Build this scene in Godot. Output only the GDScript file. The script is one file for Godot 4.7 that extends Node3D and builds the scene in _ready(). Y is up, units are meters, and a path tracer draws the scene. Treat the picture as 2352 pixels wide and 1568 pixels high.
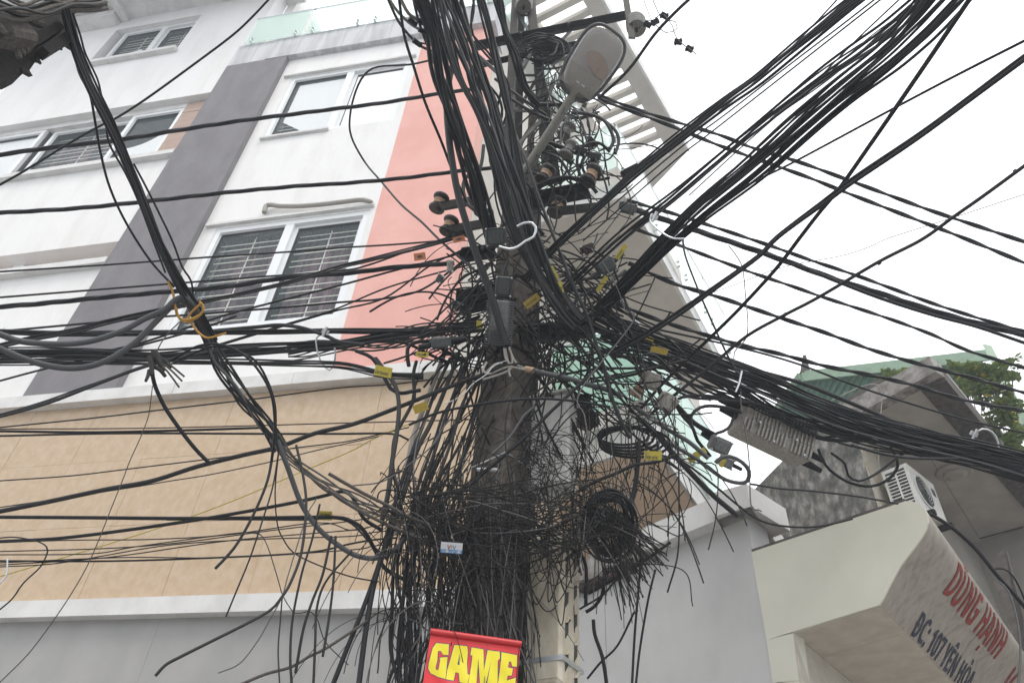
extends Node3D
# A street pole smothered in telecom cables in front of a tall corner house, under a white overcast sky.
# Positions are laid out with a survey of the place: dir(x, y) is a sight line, and a point on it is fixed by its
# horizontal distance, its height, or the wall it lies on. Heights are above eye level (1.6 m above the road).

const FOC := 1702.0
var AX := Vector3.ZERO
var AY := Vector3.ZERO
var AZ := Vector3.ZERO
const EYE := Vector3(0, 1.6, 0)
var M := {}
var used := {}
var rng := RandomNumberGenerator.new()
var ox := 0.0
var oy := 0.0
var ok := 1.0

func zone(nx: float, ny: float, k: float = 0.34785) -> void:
	ox = nx * 0.57421875; oy = ny * 0.57421875; ok = k

func full() -> void:
	ox = 0.0; oy = 0.0; ok = 1.0

func axes() -> void:
	var z := Vector3(133, -1903, FOC).normalized()
	var f := (Vector3(0, 0, 1) - z * z.z).normalized()
	var r := Vector3(-(z.y * f.z - z.z * f.y), -(z.z * f.x - z.x * f.z), -(z.x * f.y - z.y * f.x))
	if r.x < 0: r = -r
	AX = Vector3(r.x, z.x, -f.x); AY = Vector3(r.y, z.y, -f.y); AZ = Vector3(r.z, z.z, -f.z)

func dir(x: float, y: float) -> Vector3:
	x = ox + x * ok; y = oy + y * ok
	return AX * ((x - 1176.0) / FOC) + AY * ((y - 784.0) / FOC) + AZ

func at(x: float, y: float, d: float) -> Vector3:
	var v := dir(x, y)
	return EYE + v * (d / Vector2(v.x, v.z).length())

func at_h(x: float, y: float, h: float) -> Vector3:
	var v := dir(x, y)
	return EYE + v * (h / v.y)

func at_plane(x: float, y: float, o: Vector3, n: Vector3) -> Vector3:
	var v := dir(x, y)
	return EYE + v * ((o - EYE).dot(n) / v.dot(n))

func depth(p: Vector3) -> float:
	return (p - EYE).dot(AZ)

func numbered(called: String) -> String:
	var n: int = used.get(called, 0)
	used[called] = n + 1
	return called if n == 0 else "%s_%03d" % [called, n]

func tag(o: Node3D, label: String, category: String, group: String = "") -> void:
	o.set_meta("label", label); o.set_meta("category", category)
	if group != "": o.set_meta("group", group)

func thing(called: String, label: String, category: String, where: Vector3 = Vector3.ZERO, group: String = "") -> Node3D:
	var o := Node3D.new()
	o.name = numbered(called); add_child(o, true)
	o.position = where
	tag(o, label, category, group)
	return o

func put(mesh: Mesh, called: String, m: Material, parent: Node = null) -> MeshInstance3D:
	var o := MeshInstance3D.new()
	o.mesh = mesh; o.material_override = m
	if parent == null or parent == self:
		o.name = numbered(called); add_child(o, true)
	else:
		o.name = called; parent.add_child(o, true)
		var w := Vector3.ZERO
		var q: Node = parent
		while q != self and q is Node3D:
			w += (q as Node3D).position; q = q.get_parent()
		o.position = -w
	return o

func struct(o: Node3D) -> Node3D:
	o.set_meta("kind", "structure"); return o

# ---------- shapes ----------
func st0() -> SurfaceTool:
	var st := SurfaceTool.new()
	st.begin(Mesh.PRIMITIVE_TRIANGLES)
	st.set_smooth_group(-1)
	return st

func done(st: SurfaceTool) -> ArrayMesh:
	st.generate_normals()
	return st.commit()

func quad(st: SurfaceTool, a: Vector3, b: Vector3, c: Vector3, d: Vector3) -> void:
	for p in [a, b, c, a, c, d]: st.add_vertex(p)

func slab(st: SurfaceTool, pts: Array, ext: Vector3) -> void:   # a polygon given as points, thickened by ext
	var n := pts.size()
	var nn := Vector3.ZERO
	for i in n: nn += (pts[i] - pts[0]).cross(pts[(i + 1) % n] - pts[0])
	if nn.dot(ext) < 0: pts = pts.duplicate(); pts.reverse()
	var bx: Vector3 = (pts[1] - pts[0]).normalized()
	var by: Vector3 = nn.normalized().cross(bx)
	var flat := PackedVector2Array()
	for p in pts: flat.append(Vector2((p - pts[0]).dot(bx), (p - pts[0]).dot(by)))
	var t := Geometry2D.triangulate_polygon(flat)
	for i in range(0, t.size(), 3):
		var a: Vector3 = pts[t[i]]; var b: Vector3 = pts[t[i + 1]]; var c: Vector3 = pts[t[i + 2]]
		if (b - a).cross(c - a).dot(ext) < 0: var s := b; b = c; c = s
		for p in [a, b, c]: st.add_vertex(p)
		for p in [a + ext, c + ext, b + ext]: st.add_vertex(p)
	for i in n:
		var a: Vector3 = pts[i]; var b: Vector3 = pts[(i + 1) % n]
		quad(st, a, a + ext, b + ext, b)

func hexa(st: SurfaceTool, q: Array) -> void:   # eight corners: 0-3 near, 4-7 far
	for f in [[0, 3, 2, 1], [4, 5, 6, 7], [0, 1, 5, 4], [1, 2, 6, 5], [2, 3, 7, 6], [3, 0, 4, 7]]:
		quad(st, q[f[0]], q[f[1]], q[f[2]], q[f[3]])

func fbox(st: SurfaceTool, f: Transform3D, x0: float, x1: float, y0: float, y1: float, z0: float, z1: float) -> void:
	var q := []
	for z in [z1, z0]:
		for c in [[x0, y0], [x1, y0], [x1, y1], [x0, y1]]: q.append(f * Vector3(c[0], c[1], z))
	hexa(st, q)

func chamfer_box(st: SurfaceTool, f: Transform3D, s: Vector3, c: float) -> void:
	# centred box with chamfered vertical and front edges
	var rings := [[s.z / 2, c], [s.z / 2 - c, 0.0], [-s.z / 2 + c, 0.0], [-s.z / 2, c]]
	var prev := []
	for r in rings:
		var w: float = s.x / 2 - r[1]; var h: float = s.y / 2 - r[1]
		var ring := []
		for p in [[-w + c, -h], [w - c, -h], [w, -h + c], [w, h - c], [w - c, h], [-w + c, h], [-w, h - c], [-w, -h + c]]:
			ring.append(f * Vector3(p[0], p[1], r[0]))
		if prev.size():
			for i in 8: quad(st, prev[i], ring[i], ring[(i + 1) % 8], prev[(i + 1) % 8])
		else:
			for i in range(1, 7): for p in [ring[0], ring[i + 1], ring[i]]: st.add_vertex(p)
		prev = ring
	for i in range(1, 7): for p in [prev[0], prev[i], prev[i + 1]]: st.add_vertex(p)

func tube_into(v: PackedVector3Array, nr: PackedVector3Array, ix: PackedInt32Array, path: PackedVector3Array, rad: Array, sides: int = 6) -> void:
	var n := path.size()
	if n < 2: return
	var t := (path[1] - path[0]).normalized()
	var u := t.cross(Vector3(0.31, 0.87, 0.22))
	if u.length() < 0.05: u = t.cross(Vector3.RIGHT)
	u = u.normalized()
	var base := v.size()
	for i in n:
		var t2 := (path[mini(i + 1, n - 1)] - path[maxi(i - 1, 0)]).normalized()
		u = (u - t2 * u.dot(t2)).normalized()
		var w := t2.cross(u)
		var r: float = rad[0] if rad.size() == 1 else lerpf(rad[0], rad[1], float(i) / (n - 1))
		for k in sides:
			var a := TAU * k / sides
			var d := u * cos(a) + w * sin(a)
			v.append(path[i] + d * r); nr.append(d)
	for i in n - 1:
		for k in sides:
			var a := base + i * sides + k; var b := base + i * sides + (k + 1) % sides
			for q in [a, a + sides, b, b, a + sides, b + sides]: ix.append(q)
	for e in [0, n - 1]:
		var c := v.size()
		v.append(path[e]); nr.append((path[e] - path[1 if e == 0 else n - 2]).normalized())
		for k in sides:
			var a: int = base + e * sides + k; var b: int = base + e * sides + (k + 1) % sides
			for q in ([c, a, b] if e == 0 else [c, b, a]): ix.append(q)

func arr(v: PackedVector3Array, nr: PackedVector3Array, ix: PackedInt32Array) -> ArrayMesh:
	var a := []
	a.resize(Mesh.ARRAY_MAX)
	a[Mesh.ARRAY_VERTEX] = v; a[Mesh.ARRAY_NORMAL] = nr; a[Mesh.ARRAY_INDEX] = ix
	var m := ArrayMesh.new()
	m.add_surface_from_arrays(Mesh.PRIMITIVE_TRIANGLES, a)
	return m

func tube(path: PackedVector3Array, rad: Array, sides: int = 6) -> ArrayMesh:
	var v := PackedVector3Array(); var nr := PackedVector3Array(); var ix := PackedInt32Array()
	tube_into(v, nr, ix, path, rad, sides)
	return arr(v, nr, ix)

func lathe(f: Transform3D, prof: Array, sides: int = 20) -> ArrayMesh:   # profile of [radius, y]
	var st := SurfaceTool.new()
	st.begin(Mesh.PRIMITIVE_TRIANGLES)
	st.set_smooth_group(-1)
	for i in prof.size() - 1:
		for k in sides:
			var a := TAU * k / sides; var b := TAU * (k + 1) / sides
			var p := func(j: int, g: float) -> Vector3: return f * Vector3(cos(g) * prof[j][0], prof[j][1], sin(g) * prof[j][0])
			quad(st, p.call(i, a), p.call(i, b), p.call(i + 1, b), p.call(i + 1, a))
	return done(st)

func smooth_path(pts: Array, step: float) -> Array:   # Catmull-Rom through survey points [x, y, x, y, ...]
	var q := []
	for i in range(0, pts.size(), 2): q.append(Vector2(ox + pts[i] * ok, oy + pts[i + 1] * ok))
	var out := []
	var n := q.size()
	for i in n - 1:
		var p0: Vector2 = q[maxi(i - 1, 0)]; var p1: Vector2 = q[i]; var p2: Vector2 = q[i + 1]; var p3: Vector2 = q[mini(i + 2, n - 1)]
		if i == 0: p0 = p1 * 2 - p2
		if i == n - 2: p3 = p2 * 2 - p1
		var m := maxi(1, int(ceil(p1.distance_to(p2) / step)))
		for k in m:
			var t := float(k) / m
			out.append(0.5 * (2 * p1 + (p2 - p0) * t + (2 * p0 - 5 * p1 + 4 * p2 - p3) * t * t + (3 * p1 - p0 - 3 * p2 + p3) * t * t * t))
	out.append(q[n - 1])
	return out

func lift(line: Array, ds: Array) -> PackedVector3Array:   # the line set out at distances ds (even along its length), run on past the frame
	var tot := 0.0
	for i in line.size() - 1: tot += line[i].distance_to(line[i + 1])
	var keep := [ox, oy, ok]
	full()
	var iz := []
	for j in ds.size():
		var p: Vector2 = line[int(round(float(j) / (ds.size() - 1) * (line.size() - 1)))]
		iz.append(1.0 / depth(at(p.x, p.y, ds[j])))
	var out := PackedVector3Array()
	var run := 0.0
	for i in line.size():
		if i > 0: run += line[i - 1].distance_to(line[i])
		var s: float = run / maxf(tot, 0.001) * (ds.size() - 1)
		var j := mini(int(s), ds.size() - 2)
		var z := 1.0 / lerpf(iz[j], iz[j + 1], s - j)
		out.append(EYE + dir(line[i].x, line[i].y) * z)
	ox = keep[0]; oy = keep[1]; ok = keep[2]
	for e in [0, line.size() - 1]:
		var p: Vector2 = line[e]
		if p.x <= 4 or p.x >= 2348 or p.y <= 4 or p.y >= 1564:
			var q := out[1 if e == 0 else out.size() - 2]
			var here := out[0 if e == 0 else out.size() - 1]
			var more := here + (here - q).normalized() * 2.5
			if e == 0: out.insert(0, more)
			else: out.append(more)
	return out

func mean_depth(p: PackedVector3Array) -> float:
	var s := 0.0
	for q in p: s += depth(q)
	return maxf(s / p.size(), 0.5)

# ---------- materials ----------
func lin(r: float, g: float, b: float) -> Color:
	return Color(r, g, b).linear_to_srgb()

func plain(r: float, g: float, b: float, rough: float = 0.7, metal: float = 0.0) -> StandardMaterial3D:
	var m := StandardMaterial3D.new()
	m.albedo_color = lin(r, g, b); m.roughness = rough; m.metallic = metal
	return m

func noisy(a: Color, b: Color, freq: float, scale: Vector3, rough: float = 0.85, bump: float = 0.0, seed_: int = 1, c: Variant = null) -> StandardMaterial3D:
	# two linear base colours mixed by seamless noise, laid over the thing from all sides
	var m := StandardMaterial3D.new()
	m.roughness = rough
	var n := FastNoiseLite.new()
	n.noise_type = FastNoiseLite.TYPE_SIMPLEX_SMOOTH
	n.seed = seed_; n.frequency = freq; n.fractal_octaves = 5; n.fractal_gain = 0.6
	var g := Gradient.new()
	g.offsets = PackedFloat32Array([0.25, 0.75]) if c == null else PackedFloat32Array([0.2, 0.5, 0.8])
	g.colors = PackedColorArray([a.linear_to_srgb(), b.linear_to_srgb()]) if c == null else PackedColorArray([a.linear_to_srgb(), b.linear_to_srgb(), (c as Color).linear_to_srgb()])
	var t := NoiseTexture2D.new()
	t.width = 512; t.height = 512; t.seamless = true; t.noise = n; t.color_ramp = g
	m.albedo_texture = t
	m.uv1_triplanar = true; m.uv1_world_triplanar = true; m.uv1_scale = scale
	if bump > 0.0:
		var t2 := NoiseTexture2D.new()
		t2.width = 512; t2.height = 512; t2.seamless = true; t2.as_normal_map = true; t2.bump_strength = bump
		var n2: FastNoiseLite = n.duplicate()
		n2.frequency = freq * 3.0
		t2.noise = n2
		m.normal_enabled = true; m.normal_texture = t2
	return m

func materials() -> void:
	M.white_wall = noisy(Color(0.70, 0.69, 0.675), Color(0.745, 0.74, 0.73), 0.006, Vector3(0.6, 0.12, 0.6), 0.9, 0.6, 3, Color(0.765, 0.76, 0.755))
	M.white_paint = noisy(Color(0.58, 0.575, 0.56), Color(0.69, 0.685, 0.675), 0.01, Vector3(0.5, 0.3, 0.5), 0.8, 0.0, 5)
	M.grey_stripe = noisy(Color(0.165, 0.155, 0.163), Color(0.20, 0.19, 0.197), 0.008, Vector3(0.6, 0.25, 0.6), 0.9, 0.6, 7)
	M.grey_slab = noisy(Color(0.40, 0.40, 0.42), Color(0.58, 0.585, 0.60), 0.008, Vector3(1.2, 0.12, 1.2), 0.9, 0.4, 8)
	M.pink = noisy(Color(0.68, 0.355, 0.305), Color(0.73, 0.41, 0.36), 0.006, Vector3(0.4, 0.25, 0.4), 0.9, 0.5, 9)
	M.tile = noisy(Color(0.455, 0.33, 0.205), Color(0.495, 0.365, 0.24), 0.02, Vector3(0.8, 0.6, 0.8), 0.55, 0.3, 11, Color(0.53, 0.41, 0.29))
	M.low_wall = noisy(Color(0.315, 0.31, 0.30), Color(0.36, 0.352, 0.342), 0.008, Vector3(0.5, 0.3, 0.5), 0.6, 0.2, 13)
	M.wing_wall = noisy(Color(0.47, 0.465, 0.455), Color(0.52, 0.515, 0.505), 0.008, Vector3(0.6, 0.3, 0.6), 0.6, 0.2, 14, Color(0.56, 0.555, 0.54))
	M.beige = noisy(Color(0.47, 0.445, 0.40), Color(0.53, 0.50, 0.455), 0.006, Vector3(0.4, 0.4, 0.4), 0.9, 0.3, 15)
	M.tan = noisy(Color(0.78, 0.64, 0.50), Color(0.84, 0.70, 0.56), 0.01, Vector3(0.6, 0.6, 0.6), 0.85, 0.2, 16)
	M.brown_plank = noisy(Color(0.36, 0.255, 0.205), Color(0.44, 0.33, 0.275), 0.01, Vector3(0.5, 2.5, 0.5), 0.8, 0.3, 17)
	M.brown = noisy(Color(0.36, 0.21, 0.155), Color(0.43, 0.26, 0.195), 0.01, Vector3(0.6, 0.6, 0.6), 0.9, 0.2, 18)
	M.upvc = plain(0.74, 0.76, 0.77, 0.35)
	M.gasket = plain(0.05, 0.055, 0.06, 0.6)
	M.grille = plain(0.78, 0.78, 0.70, 0.5)
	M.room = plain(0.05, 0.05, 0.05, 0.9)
	M.curtain = noisy(Color(0.020, 0.009, 0.012), Color(0.26, 0.15, 0.175), 0.010, Vector3(1.7, 0.05, 1.7), 0.9, 0.0, 21)
	M.reflection_white = plain(0.86, 0.87, 0.88, 0.6)  # flat white for the painted sky reflections in panes; the balcony door shares it
	var g := StandardMaterial3D.new()
	g.transparency = BaseMaterial3D.TRANSPARENCY_ALPHA
	g.albedo_color = Color(0.45, 0.55, 0.57, 0.07); g.roughness = 0.03; g.metallic_specular = 0.22
	M.glass = g
	var b := StandardMaterial3D.new()
	b.transparency = BaseMaterial3D.TRANSPARENCY_ALPHA
	b.albedo_color = Color(0.86, 0.97, 0.93, 0.4); b.roughness = 0.05
	M.mint = b
	var b2: StandardMaterial3D = b.duplicate()
	b2.albedo_color = Color(0.60, 0.80, 0.71, 0.6)
	M.mint_deep = b2
	M.steel = plain(0.55, 0.56, 0.57, 0.3, 0.9)
	M.zinc = plain(0.62, 0.64, 0.66, 0.35, 0.85)
	M.dark_steel = noisy(Color(0.014, 0.013, 0.0125), Color(0.032, 0.027, 0.024), 0.03, Vector3(3, 3, 3), 0.6, 0.4, 23)
	M.dark_steel.metallic_specular = 0.25
	M.grey_steel = noisy(Color(0.045, 0.048, 0.05), Color(0.09, 0.09, 0.09), 0.03, Vector3(3, 3, 3), 0.55, 0.4, 24)
	M.rust = noisy(Color(0.022, 0.015, 0.013), Color(0.055, 0.036, 0.029), 0.03, Vector3(2.5, 2.5, 2.5), 0.85, 0.6, 25, Color(0.085, 0.065, 0.056))
	M.concrete = noisy(Color(0.055, 0.046, 0.038), Color(0.11, 0.094, 0.078), 0.02, Vector3(1.6, 0.9, 1.6), 0.95, 1.4, 26, Color(0.13, 0.115, 0.10))
	M.black = plain(0.013, 0.0135, 0.015, 0.45)
	M.black.metallic_specular = 0.32
	M.black_worn = plain(0.022, 0.022, 0.023, 0.55)
	M.black_worn.metallic_specular = 0.35
	M.grey_cable = plain(0.06, 0.062, 0.066, 0.5)
	M.dusty = noisy(Color(0.05, 0.043, 0.037), Color(0.10, 0.088, 0.076), 0.05, Vector3(4, 4, 4), 0.85, 0.0, 27)
	M.pale_cable = noisy(Color(0.26, 0.245, 0.22), Color(0.42, 0.40, 0.36), 0.05, Vector3(5, 5, 5), 0.8, 0.0, 28)
	M.tangle = plain(0.014, 0.013, 0.0125, 0.55)
	M.tangle.metallic_specular = 0.3
	M.tangle_grey = plain(0.085, 0.082, 0.082, 0.6)
	M.yellow = noisy(Color(0.46, 0.37, 0.05), Color(0.62, 0.52, 0.07), 0.05, Vector3(4, 4, 4), 0.5, 0.0, 29)
	M.old_yellow = noisy(Color(0.34, 0.24, 0.03), Color(0.50, 0.37, 0.05), 0.05, Vector3(4, 4, 4), 0.6, 0.0, 30)
	M.orange_cord = plain(0.47, 0.25, 0.04, 0.6)
	M.orange_tag = noisy(Color(0.46, 0.14, 0.06), Color(0.62, 0.26, 0.12), 0.05, Vector3(4, 4, 4), 0.6, 0.0, 31)
	M.ink = plain(0.03, 0.035, 0.06, 0.7)
	M.alu = noisy(Color(0.12, 0.125, 0.125), Color(0.22, 0.225, 0.225), 0.03, Vector3(4, 4, 4), 0.5, 0.3, 33)
	M.alu_dark = noisy(Color(0.05, 0.056, 0.055), Color(0.088, 0.096, 0.094), 0.03, Vector3(4, 4, 4), 0.6, 0.3, 34)
	M.dirty_alu = noisy(Color(0.22, 0.205, 0.18), Color(0.40, 0.38, 0.34), 0.03, Vector3(3, 3, 3), 0.7, 0.6, 35)
	M.glaze = noisy(Color(0.016, 0.011, 0.009), Color(0.035, 0.024, 0.018), 0.03, Vector3(5, 5, 5), 0.35, 0.0, 36)
	M.porcelain = noisy(Color(0.12, 0.115, 0.105), Color(0.26, 0.25, 0.23), 0.03, Vector3(5, 5, 5), 0.4, 0.0, 37)
	M.terracotta = noisy(Color(0.32, 0.20, 0.12), Color(0.44, 0.30, 0.20), 0.03, Vector3(5, 5, 5), 0.7, 0.0, 38)
	M.box_white = noisy(Color(0.47, 0.465, 0.44), Color(0.62, 0.61, 0.58), 0.012, Vector3(1.5, 0.5, 1.5), 0.6, 0.3, 39)
	M.box_cream = noisy(Color(0.43, 0.38, 0.29), Color(0.66, 0.61, 0.50), 0.014, Vector3(1.6, 0.5, 1.6), 0.7, 0.4, 40)
	M.sign_cream = noisy(Color(0.60, 0.59, 0.49), Color(0.65, 0.64, 0.54), 0.008, Vector3(0.7, 0.5, 0.7), 0.45, 0.1, 41)
	M.sign_face = noisy(Color(0.25, 0.222, 0.188), Color(0.36, 0.325, 0.28), 0.012, Vector3(2.4, 0.3, 2.4), 0.6, 0.1, 42, Color(0.41, 0.375, 0.325))
	M.sign_under = noisy(Color(0.47, 0.43, 0.37), Color(0.56, 0.52, 0.45), 0.012, Vector3(0.9, 0.9, 0.9), 0.6, 0.1, 43)
	M.red = plain(0.27, 0.03, 0.025, 0.6)
	M.moss = noisy(Color(0.075, 0.078, 0.072), Color(0.17, 0.165, 0.15), 0.018, Vector3(0.9, 0.5, 0.9), 0.95, 1.5, 44, Color(0.40, 0.385, 0.36))
	M.old_beam = noisy(Color(0.16, 0.145, 0.13), Color(0.27, 0.255, 0.235), 0.02, Vector3(0.9, 0.9, 0.9), 0.95, 0.8, 45, Color(0.42, 0.40, 0.39))
	M.dark_beam = noisy(Color(0.06, 0.052, 0.048), Color(0.12, 0.105, 0.095), 0.02, Vector3(1.2, 1.2, 1.2), 0.9, 0.5, 46)
	M.ceiling = noisy(Color(0.36, 0.34, 0.305), Color(0.44, 0.415, 0.38), 0.008, Vector3(0.4, 0.4, 0.4), 0.9, 0.2, 47)
	M.cream_edge = noisy(Color(0.50, 0.47, 0.40), Color(0.66, 0.63, 0.56), 0.012, Vector3(1, 1, 1), 0.85, 0.3, 48, Color(0.44, 0.33, 0.16))
	M.green_roof = noisy(Color(0.09, 0.19, 0.145), Color(0.16, 0.29, 0.225), 0.02, Vector3(0.8, 0.8, 0.8), 0.55, 0.2, 49)
	M.green_trim = noisy(Color(0.19, 0.29, 0.205), Color(0.25, 0.35, 0.26), 0.02, Vector3(0.8, 0.8, 0.8), 0.55, 0.0, 50)
	M.leaf = plain(0.06, 0.095, 0.03, 0.6)
	M.leaf.backlight_enabled = true; M.leaf.backlight = lin(0.05, 0.08, 0.015)
	M.leaf_pale = plain(0.12, 0.16, 0.06, 0.6)
	M.leaf_pale.backlight_enabled = true; M.leaf_pale.backlight = lin(0.08, 0.10, 0.02)
	M.leaf_yellow = plain(0.42, 0.33, 0.04, 0.6)
	M.stem = plain(0.10, 0.08, 0.05, 0.9)
	M.ac_white = noisy(Color(0.62, 0.61, 0.57), Color(0.70, 0.695, 0.66), 0.012, Vector3(1.5, 1.5, 1.5), 0.5, 0.0, 51)
	M.asphalt = noisy(Color(0.24, 0.235, 0.23), Color(0.32, 0.31, 0.30), 0.03, Vector3(0.6, 0.6, 0.6), 0.95, 0.8, 52)
	M.pavement = noisy(Color(0.34, 0.33, 0.31), Color(0.46, 0.445, 0.42), 0.02, Vector3(0.8, 0.8, 0.8), 0.9, 0.5, 53)
	M.label_white = plain(0.62, 0.63, 0.66, 0.5)
	M.label_blue = plain(0.05, 0.22, 0.50, 0.5)
	M.lamp_shell = noisy(Color(0.05, 0.05, 0.052), Color(0.085, 0.085, 0.088), 0.03, Vector3(4, 4, 4), 0.5, 0.0, 54)
	M.lamp_arm = noisy(Color(0.17, 0.165, 0.14), Color(0.25, 0.245, 0.215), 0.03, Vector3(3, 3, 3), 0.65, 0.3, 55)
	M.copper = plain(0.24, 0.145, 0.10, 0.7)
	M.lamp_inside = plain(0.34, 0.335, 0.33, 0.6)
	M.unit_dark = noisy(Color(0.012, 0.011, 0.010), Color(0.028, 0.024, 0.021), 0.03, Vector3(4, 4, 4), 0.8, 0.5, 61)
	M.unit_case = noisy(Color(0.05, 0.045, 0.040), Color(0.12, 0.105, 0.092), 0.03, Vector3(4, 4, 4), 0.8, 0.5, 62)
	M.ink_blue = plain(0.028, 0.033, 0.065, 0.6)
	M.banner_red = plain(0.50, 0.02, 0.025, 0.4)

# ---------- the corner house ----------
var FAC := Transform3D(Basis(Vector3(0.9719, 0, 0.2354), Vector3.UP, Vector3(-0.2354, 0, 0.9719)), Vector3(0, 1.6, 0) - Vector3(-0.2354, 0, 0.9719) * 5.4)
var SIDE := Transform3D(Basis(Vector3(0.6272, 0, 0.7789), Vector3.UP, Vector3(-0.7789, 0, 0.6272)), Vector3(0.088, 1.6, -5.549))
const ALONG := Vector3(0.5605, 0, -0.828)
const SIGNWAY := Vector3(0.647, 0, -0.763)

func holed(f: Transform3D, s0: float, s1: float, h0: float, h1: float, holes: Array, z: float, thick: float, reveal: float) -> ArrayMesh:
	var xs := [s0, s1]; var ys := [h0, h1]
	for q in holes: xs.append_array([q[0], q[1]]); ys.append_array([q[2], q[3]])
	xs.sort(); ys.sort()
	var st := st0()
	for i in xs.size() - 1:
		for j in ys.size() - 1:
			if xs[i + 1] - xs[i] < 0.001 or ys[j + 1] - ys[j] < 0.001: continue
			var c := Vector2((xs[i] + xs[i + 1]) / 2, (ys[j] + ys[j + 1]) / 2)
			var inside := false
			for q in holes: inside = inside or (c.x > q[0] and c.x < q[1] and c.y > q[2] and c.y < q[3])
			if inside: continue
			for w in [z, z - thick]:
				var a := f * Vector3(xs[i], ys[j], w); var b := f * Vector3(xs[i + 1], ys[j], w)
				var c2 := f * Vector3(xs[i + 1], ys[j + 1], w); var d := f * Vector3(xs[i], ys[j + 1], w)
				if w == z: quad(st, a, d, c2, b)
				else: quad(st, a, b, c2, d)
	for q in holes + [[s0, s1, h0, h1]]:
		var r := reveal if q.size() > 4 or q[0] != s0 else thick
		var k := [Vector2(q[0], q[2]), Vector2(q[1], q[2]), Vector2(q[1], q[3]), Vector2(q[0], q[3])]
		for i in 4:
			var a: Vector2 = k[i]; var b: Vector2 = k[(i + 1) % 4]
			quad(st, f * Vector3(a.x, a.y, z), f * Vector3(b.x, b.y, z), f * Vector3(b.x, b.y, z - r), f * Vector3(a.x, a.y, z - r))
	return done(st)

func boxes(f: Transform3D, list: Array) -> ArrayMesh:
	var st := st0()
	for b in list: fbox(st, f, b[0], b[1], b[2], b[3], b[4], b[5])
	return done(st)

func window(par: Node, s0: float, s1: float, h0: float, h1: float, mull: Array, zf: float, grilled: bool, curtain: bool, reflections: Array) -> void:
	var fr := []
	var t := 0.075
	fr.append_array([[s0, s0 + t, h0, h1, zf - 0.06, zf], [s1 - t, s1, h0, h1, zf - 0.06, zf], [s0 + t, s1 - t, h0, h0 + t, zf - 0.06, zf], [s0 + t, s1 - t, h1 - t, h1, zf - 0.06, zf]])
	var cuts := [s0 + t]
	for m in mull:
		fr.append([m - 0.06, m + 0.06, h0 + t, h1 - t, zf - 0.055, zf - 0.003])
		cuts.append_array([m - 0.06, m + 0.06])
	cuts.append(s1 - t)
	var w := put(boxes(FAC, fr), "window", M.upvc, par)
	for i in range(0, cuts.size(), 2):
		var a: float = cuts[i]; var b: float = cuts[i + 1]
		var z := zf - (0.025 if i == 0 else 0.05)
		var sash := 0.05 if i > 0 else 0.012
		put(boxes(FAC, [[a, a + sash, h0 + t, h1 - t, z - 0.03, z], [b - sash, b, h0 + t, h1 - t, z - 0.03, z], [a + sash, b - sash, h0 + t, h0 + t + sash, z - 0.03, z], [a + sash, b - sash, h1 - t - sash, h1 - t, z - 0.03, z]]), "sash", M.upvc, w)
		a += sash; b -= sash
		var c := h0 + t + sash; var d := h1 - t - sash
		put(boxes(FAC, [[a, a + 0.012, c, d, z - 0.028, z - 0.006], [a + 0.012, b, d - 0.014, d, z - 0.028, z - 0.006]]), "gasket", M.gasket, w)
		put(boxes(FAC, [[a + 0.012, b, c, d - 0.014, z - 0.024, z - 0.018]]), "pane", M.glass, w)
		if grilled:
			var bars := []
			var mid := (a + b) / 2
			var y := c + 0.06
			var k := 0
			bars.append([mid - 0.006, mid + 0.006, c, d, z - 0.11, z - 0.098])
			while y < d - 0.05:
				bars.append([a, b, y, y + 0.011, z - 0.095, z - 0.085])
				y += 0.1 if k % 2 == 0 else 0.135
				k += 1
			for q in bars: put(boxes(FAC, [q]), "grille_bar", M.grille, w)
		if curtain:
			var v := PackedVector3Array(); var st := SurfaceTool.new()
			st.begin(Mesh.PRIMITIVE_TRIANGLES); st.set_smooth_group(0)
			var n := 60
			for j in n:
				var q := []
				for e in [j, j + 1]:
					var u: float = a + (b - a) * e / n
					var zz := z - 0.24 + 0.035 * sin(u * 42.0 + sin(u * 9.0) * 2.0)
					q.append(FAC * Vector3(u, h0, zz)); q.append(FAC * Vector3(u, h1 + 0.05, zz))
				quad(st, q[0], q[1], q[3], q[2])
			put(done(st), "curtain", M.curtain, w)
	for bl in reflections:  # white sheets behind the glass, painted in place of reflected sky
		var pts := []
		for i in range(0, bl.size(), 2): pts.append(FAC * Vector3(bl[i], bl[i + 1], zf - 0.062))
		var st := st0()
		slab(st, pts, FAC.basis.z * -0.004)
		put(done(st), "reflection_white", M.reflection_white, w)
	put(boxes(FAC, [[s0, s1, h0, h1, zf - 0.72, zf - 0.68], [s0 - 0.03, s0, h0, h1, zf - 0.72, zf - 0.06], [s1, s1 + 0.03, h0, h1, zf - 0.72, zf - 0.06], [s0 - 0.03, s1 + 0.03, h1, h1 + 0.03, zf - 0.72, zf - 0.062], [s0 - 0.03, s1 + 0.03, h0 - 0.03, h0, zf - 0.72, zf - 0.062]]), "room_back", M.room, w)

func pxpoly(st: SurfaceTool, pts: Array, h: float, ext: Vector3) -> void:   # native survey points on a level h
	var q := []
	for i in range(0, pts.size(), 2): q.append(at_h(pts[i], pts[i + 1], h))
	slab(st, q, ext)

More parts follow.
